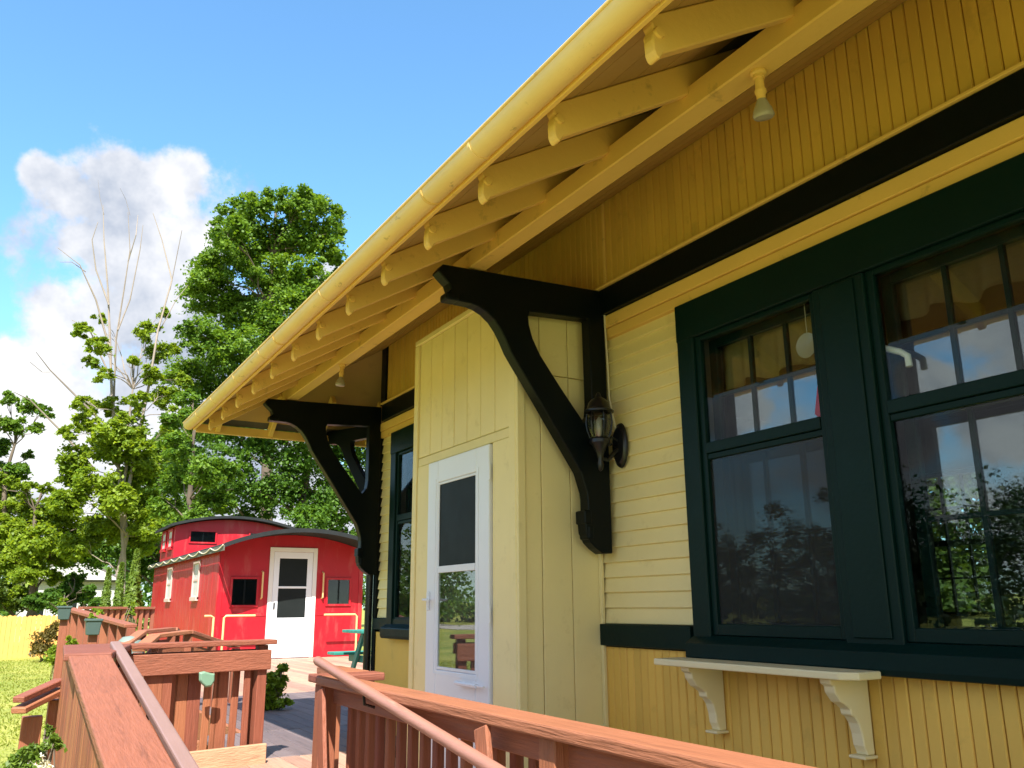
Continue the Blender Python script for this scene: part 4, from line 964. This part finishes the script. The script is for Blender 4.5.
# ================================================================== CABOOSE
def caboose():
    X0, X1, Y0, Y1 = 3.90, 7.06, 18.77, 27.6; ZS = 2.26
    t = thing('caboose', 'bright red railway caboose with cupola, dark arched roof and white end door', 'caboose', (5.48, 23, -.6))
    xc = (X0+X1)/2; hw = (X1-X0)/2
    arch = lambda x, rise=.30, h=hw: rise*(1-((x-xc)/h)**2)
    n = 14
    def body_poly(z0, zs, rise, inset=0): return [(X0+inset, z0), (X1-inset, z0)] + [(X1-inset-(2*(hw-inset))*i/n, zs+arch(X1-inset-(2*(hw-inset))*i/n, rise)) for i in range(n+1)]
    # side walls of upright boards, end walls with a door opening
    for xs, xe in ((X0, X0+.05), (X1-.05, X1)):
        y = Y0+.06; w = .245
        while y < Y1-.1:
            ya, yb = y, min(y+w, Y1-.05)
            piece('side_board', (.05, yb-ya-.006, ZS+.45), ((xs+xe)/2+random.uniform(-.002, .002), (ya+yb)/2, (ZS-.45)/2), RED, t, .005); y += w
    end = MB().prism(body_poly(-.45, ZS, .30), lambda a, b: Vector((a, Y0, b)), lambda a, b: Vector((a, Y0+.05, b))); build(end, 'end_wall', RED, t)
    end = MB().prism(body_poly(-.45, ZS, .30), lambda a, b: Vector((a, Y1-.05, b)), lambda a, b: Vector((a, Y1, b))); build(end, 'end_wall', RED, t)
    for x in (X0+.02, X1-.10):
        build(MB().bx(x, x+.08, Y0-.015, Y0-.002, -.4, ZS+.02), 'corner_post', RED, t, .004)
    [build(MB().bx(p, q, Y0-.012, Y0-.002, .86, .93), 'belt_strip', RED, t, .003) for p, q in ((X0+.10, 4.935), (5.985, X1-.10))]
    # roof: arched slab with overhang over the end platform
    def roof(y0, y1, xa, xb, zs, rise, th, name, parent):
        xm = (xa+xb)/2; h = (xb-xa)/2; k = 18
        lo = [(xa+(xb-xa)*i/k, zs+rise*(1-((xa+(xb-xa)*i/k-xm)/h)**2)) for i in range(k+1)]
        return build(MB().prism(lo+[(x, z+th) for x, z in lo[::-1]], lambda a, b: Vector((a, y0, b)), lambda a, b: Vector((a, y1, b))), name, ROOFM, parent, smooth=False)
    roof(Y0-.98, Y1+.3, X0-.10, X1+.12, ZS-.04, .345, .055, 'roof', t)
    roof(Y0-1.0, Y0-.96, X0-.12, X1+.12, ZS-.055, .345, .085, 'roof_edge', t)
    # cupola
    CX0, CX1, CY0, CY1, CZ = X0+.05, X1-.05, 24.85, 27.1, 3.19
    cu = bpy.data.objects.new('cupola', None); COL.objects.link(cu); cu.parent = t
    pl = [(CX0, 2.2), (CX1, 2.2)] + [(CX1-(CX1-CX0)*i/n, CZ+.22*(1-((CX1-(CX1-CX0)*i/n-xc)/(hw-.05))**2)) for i in range(n+1)]
    build(MB().prism(pl, lambda a, b: Vector((a, CY0, b)), lambda a, b: Vector((a, CY1, b))), 'cupola_wall', RED, cu)
    roof(CY0-.30, CY1+.3, CX0-.16, CX1+.16, CZ-.03, .27, .07, 'cupola_roof', cu)
    def win(x0, x1, z0, z1, y, parent, fm=RED, fw=.045):
        f = build(MB().bx(x0-fw, x0, y-.03, y, z0-fw, z1+fw).bx(x1, x1+fw, y-.03, y, z0-fw, z1+fw).bx(x0, x1, y-.03, y, z1, z1+fw).bx(x0, x1, y-.03, y, z0-fw, z0), 'window_frame', fm, parent, .004)
        build(MB().bx(x0, x1, y-.006, y-.002, z0, z1), 'dark_backing', SCREEN, f)
        build(MB().bx((x0+x1)/2-.015, (x0+x1)/2+.015, y-.02, y-.008, z0, z1), 'sash_bar', BLACKG, f)
        build(MB().bx(x0, x1, y-.012, y-.009, z0, z1), 'pane', GLASSC, f)
    win(4.35, 5.0, 2.78, 3.06, CY0, cu); win(5.95, 6.6, 2.78, 3.06, CY0, cu)
    win(4.20, 4.70, 1.09, 1.62, Y0, t); win(6.25, 6.74, 1.10, 1.62, Y0, t)
    def swin(y0, y1, z0, z1, x, parent, fm, fw=.06):
        f = build(MB().bx(x-.035, x, y0-fw, y0, z0-fw, z1+fw).bx(x-.035, x, y1, y1+fw, z0-fw, z1+fw).bx(x-.035, x, y0, y1, z1, z1+fw).bx(x-.06, x, y0-fw, y1+fw, z0-fw-.03, z0-.001), 'window_frame', fm, parent, .004)
        build(MB().bx(x-.006, x-.002, y0, y1, z0, z1), 'blind', BLIND, f)
        build(MB().bx(x-.02, x-.008, y0, y1, (z0+z1)/2-.02, (z0+z1)/2+.02), 'sash_bar', fm, f)
    swin(20.75, 21.35, 1.28, 2.02, X0-.004, t, PINKW); swin(24.35, 24.95, 1.28, 2.02, X0-.004, t, PINKW)
    swin(25.15, 25.75, 2.66, 3.08, CX0-.004, cu, RED); swin(26.2, 26.8, 2.66, 3.08, CX0-.004, cu, RED)
    # end door
    d = bpy.data.objects.new('end_door', None); COL.objects.link(d); d.parent = t; d.location = Vector((5.46, Y0, 0))-wloc(t)
    a, b, zt = 4.94, 5.98, 2.29
    fr = MB().bx(a, a+.09, Y0-.03, Y0-.003, .0, zt).bx(b-.09, b, Y0-.03, Y0-.003, .0, zt).bx(a+.09, b-.09, Y0-.03, Y0-.003, zt-.09, zt); build(fr, 'door_casing', WHITEWOOD, d, .004)
    l, r = a+.095, b-.095
    lf = MB().bx(l, l+.12, Y0-.022, Y0-.003, .01, zt-.095).bx(r-.12, r, Y0-.022, Y0-.003, .01, zt-.095).bx(l+.12, r-.12, Y0-.022, Y0-.003, 2.06, zt-.095).bx(l+.12, r-.12, Y0-.022, Y0-.003, .01, .82).bx(l+.12, r-.12, Y0-.024, Y0-.003, 1.43, 1.475)
    build(lf, 'door_leaf', WHITE, d, .004)
    build(MB().bx(l+.12, r-.12, Y0-.010, Y0-.006, .82, 1.43), 'lower_pane', SCREEN, d); build(MB().bx(l+.12, r-.12, Y0-.012, Y0-.006, 1.475, 2.06), 'upper_pane', SCREEN, d)
    build(MB().bx(l+.03, l+.06, Y0-.05, Y0-.022, 1.0, 1.14), 'handle', IRON, d, .004)
    # yellow grab irons and platform railings
    for x in (4.80, 6.12):
        build(MB().tube([(x, Y0-.005, 1.22), (x, Y0-.08, 1.24), (x, Y0-.08, 1.76), (x, Y0-.005, 1.78)], .018, 8), 'grab_iron', PIPEY, t, smooth=True)
    yr = Y0-.45
    for pts in ([(3.98, yr, .0), (3.98, yr, .84), (4.02, yr, .88), (4.60, yr, .88)], [(3.80, yr+.1, -.1), (3.80, yr+.1, .85), (3.74, yr+.1, .88), (3.62, yr+.1, .88)],
                [(6.78, yr, .0), (6.78, yr, .84), (6.74, yr, .88), (6.05, yr, .88)], [(3.72, 27.2, .0), (3.72, 27.2, 1.0), (3.72, 27.0, 1.05), (3.72, 26.5, 1.05)]):
        build(MB().tube(pts, .021, 8), 'platform_rail', PIPEY, t, smooth=True)
    # looping string of lights along the eave
    P = []; y = Y0-.96
    k = 0
    while y < Y1+.3:
        P.append((X0-.155, y, ZS-.01-.075*abs(math.sin(k*.26)))); y += .1; k += 1
    build(MB().tube(P, .011, 5), 'light_string', STRING, t)
    build(MB().bx(X0-.14, X0-.12, Y0-.97, Y1+.28, ZS-.12, ZS-.01), 'eave_fascia', EAVEG, t)
    # undercarriage
    build(MB().bx(X0+.3, X1-.3, Y0+.2, Y1-.2, -.5, -.40), 'frame_sill', IRON, t)
    for y in (20.4, 26.9):
        for x in (4.6, 6.2):
            for dy in (-.55, .55): build(MB().lathe([(.02, -.06), (.36, -.06), (.40, .04), (.02, .06)], (x, y+dy, -.22), 18, M=Matrix.Rotation(R_(90), 3, 'Y')), 'wheel', IRON, t, smooth=True)
caboose()

# ================================================================== GARDEN, TREES, NEIGHBOURS
def fence():
    t = thing('board_fence', 'yellow board fence across the far end of the lawn', 'fence', (-.5, 35.5, -.62))
    A, B = Vector((-3.5, 35.7, -.62)), Vector((2.6, 35.2, -.62)); u = (B-A).normalized(); n = Vector((-u.y, u.x, 0)); L_ = (B-A).length
    g = MB(); s = 0
    while s < L_:
        h = 1.44+random.uniform(-.02, .02); p = A+u*s; q = p+u*.142
        o = n*random.uniform(0, .006)
        c = [(p+o), (q+o)]
        vs = []
        for off in (0, .02):
            f = n*off
            vs += [c[0]+f, c[1]+f, c[1]+f+Vector((0, 0, h-.04)), (c[0]+c[1])/2+f+Vector((0, 0, h)), c[0]+f+Vector((0, 0, h-.04))]
        g.add(vs, [(0, 1, 2, 3, 4), (9, 8, 7, 6, 5)] + [(i, 5+i, 5+(i+1) % 5, (i+1) % 5) for i in range(5)]); s += .15
    o = build(g, 'fence_plank', FENCEY, t); o['kind'] = 'stuff'
    for z in (.3, 1.1): build(MB().bar(A+n*.05+Vector((0, 0, z)), B+n*.05+Vector((0, 0, z)), .04, .09), 'fence_rail', FENCEY, t)
    for i in range(13): p = A.lerp(B, i/12)+n*.09; build(MB().bx(p.x-.05, p.x+.05, p.y, p.y+.1, -.62, .8), 'fence_post', FENCEY, t)
fence()

def bush(name, label, blobs, n, leaf, m, cat='shrub', stem=None, group=None, sub=.35):
    c = blobs[0][0]; base = (sum(b[0][0] for b in blobs)/len(blobs), sum(b[0][1] for b in blobs)/len(blobs), stem if stem is not None else -.62)
    t = thing(name, label, cat, base, group)
    P, Nn = foliage(blobs, n, leaf, sub=sub, shell=(.2, 1.0)); leaf_object('foliage', P, Nn, RNG.uniform(.7, 1.3, size=len(P))*leaf, m, t)
    s = MB()
    for c, r in blobs:
        for _ in range(4): limb(s, (base[0]+random.uniform(-.05, .05)*r[0]*4, base[1], base[2]), Vector(c)+Vector([random.uniform(-.6, .6)*q for q in r]), .02*max(r)+.004, .004, n=4, sides=5)
    build(s, 'stem', BARK, t)
    return t
def pb(px, py, rpx, Y, fz=1.0):
    c = on_y(px, py, Y); dep = (c-CAM).dot(CF); r = rpx*dep/FPX
    return (tuple(c), (r, r, r*fz))

def garden():
    bush('bronze_shrub', 'bronze green shrub growing against the right end of the yellow fence', [pb(44, 640, 13, 33), pb(54, 630, 11, 33), pb(36, 650, 8, 32.5)], 2600, .09, LF_BROWN)
    bush('weedy_shrub', 'bright green weedy shrub between the fence and the second ramp', [pb(57, 648, 9, 22), pb(54, 658, 8, 21)], 1100, .07, LF_YEL)
    bush('potted_shrub', 'leafy green shrub growing at the deck edge past the cross railing', [pb(274, 690, 12, 9.6), pb(282, 702, 8, 9.5), pb(268, 702, 10, 9.6), pb(279, 676, 9, 9.6), pb(283, 668, 6, 9.6), pb(272, 676, 7, 9.6)], 3200, .05, LF_YEL, 'plant', stem=-.1, sub=.5)
    bush('red_leaf_plant', 'small dark red leaved plant behind the slats of the cross railing', [pb(183, 728, 5, 7.3)], 60, .05, LF_REDP, 'plant', stem=-.55)
    bush('yellow_flower_plant', 'tall plant with yellow flower spikes beside the second ramp', [pb(132, 606, 4, 12.2), pb(131, 614, 5, 12.2), pb(133, 622, 5, 12.2), pb(72, 641, 6, 11.5)], 500, .05, LF_YEL, 'plant', stem=-.6)
    bush('tall_shrub', 'tall green shrub growing behind the depot, seen through both windows', [((13, 8.4, 1.2), (1.3, 2.0, 1.7)), ((13.4, 6.6, 1.0), (1.2, 1.5, 1.6)), ((14.2, 8.0, 2.8), (1.6, 2.6, 1.6)), ((14.5, 10.6, 1.6), (1.4, 1.6, 2.2)), ((14.8, 8.8, 4.2), (1.6, 2.6, 1.4))], 26000, .15, LF_SHRUB, sub=.42)
    # white flowers and weeds against the foot of the ramp railing
    t = bush('white_flower_plant', 'clump of weeds with white flowers at the foot of the ramp railing', [pb(38, 752, 15, 4.4), pb(52, 742, 9, 4.6), pb(20, 762, 14, 4.2), pb(48, 728, 5, 4.7)], 1500, .028, LF_CEDAR, 'plant', stem=-.62)
    P, Nn = foliage([pb(38, 764, 9, 4.3), pb(46, 766, 6, 4.3)], 260, .02); leaf_object('flower', P, Nn, .024, LF_PETAL, t)
    # grass tufts on the near lawn
    k = 62000; y = RNG.uniform(3.5, 34, k)**1.0; x = RNG.uniform(-7.5, 2.6, k)
    y = 3.5+30.5*RNG.uniform(0, 1, k)**1.8
    P = np.stack([x, y, np.full(k, -.60)], 1); Nn = np.stack([RNG.normal(size=k), RNG.normal(size=k), np.full(k, .35)], 1)
    P = P[(x < .34) | (y > 8.2)]; Nn = Nn[(x < .34) | (y > 8.2)]
    g = leaf_mat('grass blades', (.19, .26, .035), (.32, .35, .06), .4)
    o = leaf_object('grass', P, Nn, RNG.uniform(.035, .08, size=len(P)), g, None, .3); o['kind'] = 'stuff'
    # shrubs that stand by the track bed across from the depot
    for (x, y, lab) in ((-15.8, 4.0, 'bushy garden shrub by the gravel opposite the window'), (-16.5, 9.5, 'low garden shrub beside the gravel across from the far bracket')):
        bush('track_shrub', lab, [((x, y, -.1), (.8, .8, .6)), ((x+.5, y+.8, -.2), (.6, .6, .5)), ((x-.2, y-.9, -.2), (.7, .7, .5))], 1500, .12, LF_SHRUB)
garden()

def cedars():
    for i, (px, top, w, Y, lab) in enumerate(((109, 572, 9, 29, 'slim pale green cedar, leftmost of the three by the railing'), (122, 566, 9, 28, 'narrow cedar standing between two others'), (137, 553, 15, 27, 'tallest pointed cedar, beside the caboose side'))):
        a = on_y(px, top, Y); b = on_y(px, 622, Y); dep = (a-CAM).dot(CF); r = w*dep/FPX
        t = thing('cedar_tree', lab, 'tree', (a.x, Y, -.62), 'three cedars by the caboose')
        n = 5200; h = RNG.uniform(0, 1, n)**.75; H_ = a.z+.62
        th = RNG.uniform(0, 2*math.pi, n); rr = r*np.clip((1-h)**.75*1.1, .03, 1)*(.75+.25*np.sin(th*5+h*25))*RNG.uniform(.55, 1.05, n)
        P = np.stack([a.x+rr*np.cos(th), Y+rr*np.sin(th), -.55+h*H_], 1)
        Nn = np.stack([np.cos(th), np.sin(th), np.full(n, .3)], 1)+RNG.normal(size=(n, 3))*.4
        leaf_object('crown', P, Nn, RNG.uniform(.10, .2, size=n), LF_CEDAR, t, .45)
        build(MB().tube([(a.x, Y, -.62), (a.x, Y, a.z-.1)], [.09, .01], 7), 'trunk', BARK, t)
cedars()

def house():
    t = thing('white_house', 'pale house half hidden by the trees behind the yellow fence', 'house', (4.5, 52, -.62))
    a = on_y(42, 600, 52); b = on_y(112, 600, 52)
    x0, x1 = a.x-1, b.x+.3
    zt = on_y(80, 580, 52).z
    build(MB().bx(x0, x1, 52, 58, -.62, zt), 'wall', HOUSEW, t)
    xm = (x0+x1)/2
    build(MB().prism([(x0-.3, zt-.1), (x1+.3, zt-.1), (xm, zt+1.4)], lambda p, q: Vector((p, 51.7, q)), lambda p, q: Vector((p, 58.3, q))), 'roof', SHINGLE, t)
    build(MB().prism([(x0, zt), (x1, zt), (xm, zt+1.15)], lambda p, q: Vector((p, 51.6, q)), lambda p, q: Vector((p, 51.69, q))), 'gable', HOUSEW, t)
    for x in (x0+.8, xm, x1-.9):
        f = build(MB().bx(x-.4, x+.4, 51.93, 51.99, .5, 1.7), 'window', WHITEWOOD, t); build(MB().bx(x-.33, x+.33, 51.91, 51.925, .57, 1.63), 'pane', SCREEN, f)
house()

def trees():
    G = 'trees behind the lawn and the caboose'
    tree('maple_tree', 'tall full maple rising above the eave corner into the blue sky', tuple(on_y(262, 640, 40).xy)+(-.62,),
         [(262, 205, 22), (238, 215, 22), (300, 205, 24), (325, 215, 22), (312, 195, 14), (255, 240, 30), (290, 240, 30), (322, 245, 22), (222, 255, 28), (270, 275, 32), (310, 275, 26), (335, 262, 12), (212, 295, 28), (245, 310, 34), (290, 310, 34), (200, 335, 26), (235, 350, 34), (275, 350, 34), (320, 310, 20),
          (195, 375, 30), (240, 395, 34), (285, 400, 40), (210, 420, 30), (225, 232, 24), (208, 275, 24), (336, 230, 14), (340, 280, 12)], 40, 110000, .19, LF_MAPLE, .40, group=G, sub=.30)
    tree('shade_tree', 'dark dense shade tree behind the caboose roof and the brackets', tuple(on_y(300, 640, 34).xy)+(-.62,),
         [(240, 440, 34), (285, 440, 38), (330, 440, 38), (370, 440, 34), (225, 480, 30), (270, 490, 38), (320, 490, 40), (360, 490, 34), (250, 520, 26), (300, 525, 30), (345, 530, 28), (390, 480, 40), (340, 390, 34), (300, 400, 34), (410, 520, 40), (250, 400, 20), (200, 500, 24)], 34, 70000, .16, LF_DARK, .4, group=G, sub=.32)
    tree('young_maple', 'lower bright green tree with drooping sprays left of the eave corner', tuple(on_y(190, 640, 31).xy)+(-.62,),
         [(190, 420, 16), (178, 445, 18), (205, 470, 22), (180, 480, 20), (215, 500, 20), (165, 505, 18), (230, 470, 14), (185, 400, 14), (172, 420, 12), (200, 515, 18), (175, 530, 16)], 31, 24000, .14, LF_MAPLE, .2, group=G, sub=.32)
    # the tree whose top has died back
    r = tree('half_dead_tree', 'yellow green tree with a bare dead top standing against the cloud', tuple(on_y(120, 640, 37).xy)+(-.62,),
         [(82, 332, 12), (95, 345, 13), (88, 362, 10), (100, 318, 8), (112, 405, 14), (92, 405, 12), (128, 425, 18), (148, 330, 12), (158, 352, 14), (150, 375, 13), (165, 395, 16), (140, 400, 12), (85, 420, 14), (60, 500, 18), (78, 478, 14), (100, 445, 16), (180, 380, 12), (172, 350, 9), (75, 400, 10), (105, 375, 10), (130, 360, 8), (140, 445, 14), (178, 415, 12), (70, 430, 12), (115, 450, 20), (75, 455, 16), (140, 465, 22), (95, 480, 20), (160, 450, 16), (120, 500, 22), (150, 505, 20), (70, 500, 18), (100, 530, 20), (145, 540, 18), (165, 312, 8), (60, 470, 14), (130, 480, 22), (110, 430, 18), (135, 440, 16), (170, 430, 14), (75, 545, 18), (125, 520, 22), (150, 525, 18)], 37, 70000, .17, LF_YEL, .13, BARKDEAD, top=on_y(110, 330, 37).z, group=G, sub=.33)
    def br(pts, r0, r1=.010, Y=37.0):
        P = [on_y(p[0], p[1], Y+random.uniform(-.3, .3)) for p in pts]; build(MB().tube(P, [r0+(r1-r0)*i/(len(P)-1) for i in range(len(P))], 6), 'dead_branch', BARKDEAD, r, smooth=True)
    br([(121, 625), (124, 560), (120, 480), (112, 400), (110, 340), (108, 290), (104, 240), (103, 205)], .10)
    br([(126, 500), (140, 430), (150, 380), (158, 330), (172, 280), (162, 240), (153, 213)], .07)
    br([(113, 420), (116, 340), (124, 290), (130, 250), (128, 212)], .05)
    br([(110, 350), (96, 300), (80, 265), (58, 248)], .045); br([(109, 305), (96, 270), (92, 240), (98, 222)], .035)
    br([(86, 272), (72, 262), (60, 262)], .02); br([(128, 262), (136, 235), (138, 215)], .025); br([(118, 330), (130, 300), (140, 250), (143, 225)], .035)
    br([(170, 290), (178, 250), (182, 230)], .02); br([(160, 330), (176, 300), (188, 285)], .025); br([(112, 380), (98, 350), (90, 330), (72, 320)], .04)
    br([(100, 420), (70, 390), (50, 370), (36, 352)], .045); br([(50, 372), (42, 372), (30, 362)], .015)
    br([(104, 215), (100, 198), (98, 180)], .010, .004); br([(130, 215), (126, 200), (120, 188)], .010, .004)
    br([(95, 470), (60, 430), (30, 400), (14, 392)], .05); br([(120, 470), (90, 430), (78, 400)], .05)
    pass
    tree('left_ash_tree', 'thin tree with leafy branch ends at the very edge of the sky', tuple(on_y(-12, 640, 40).xy)+(-.62,),
         [(8, 398, 10), (28, 404, 12), (45, 412, 8), (14, 425, 12), (38, 428, 8), (4, 445, 12), (18, 470, 14), (-8, 420, 14), (0, 490, 16), (-20, 460, 20), (30, 455, 6)], 40, 16000, .17, LF_MAPLE, .2, group=G, sub=.33)
    tree('spreading_tree', 'broad low yellow green tree spreading over the fence and the lawn edge', tuple(on_y(30, 640, 39).xy)+(-.62,),
         [(20, 505, 16), (0, 505, 14), (-8, 480, 14), (12, 480, 10), (50, 488, 9), (28, 488, 10), (62, 500, 14), (-10, 590, 20), (45, 515, 20), (70, 525, 20), (10, 530, 20), (35, 540, 22), (60, 550, 20), (85, 545, 16), (5, 560, 20), (30, 570, 18), (-15, 540, 24), (15, 590, 16), (50, 575, 12), (95, 525, 14)], 39, 46000, .16, LF_YEL, .25, group=G, sub=.33)
    tree('understory_tree', 'dark green bushy tree in front of the pale house', tuple(on_y(62, 640, 38).xy)+(-.62,),
         [(66, 590, 13), (80, 597, 12), (60, 603, 12), (95, 602, 9), (75, 578, 10), (36, 600, 11), (88, 588, 8), (52, 592, 8)], 38, 14000, .15, LF_DARK, .1, group=G, sub=.33)
    tree('left_hedge_tree', 'low dark bushy tree directly behind the yellow fence', tuple(on_y(10, 640, 40).xy)+(-.62,),
         [(0, 595, 16), (20, 600, 14), (38, 603, 10), (-20, 590, 22)], 40, 12000, .16, LF_SHRUB, .14, group=G, sub=.33)
    tree('back_maple', 'mid green tree filling the gap between the caboose and the half dead tree', tuple(on_y(165, 640, 44).xy)+(-.62,),
         [(140, 500, 30), (170, 520, 30), (190, 470, 30), (110, 540, 34), (150, 560, 30), (80, 550, 26), (180, 440, 24), (160, 470, 24)], 44, 26000, .2, LF_DARK, .3, group=G, sub=.32)
trees()
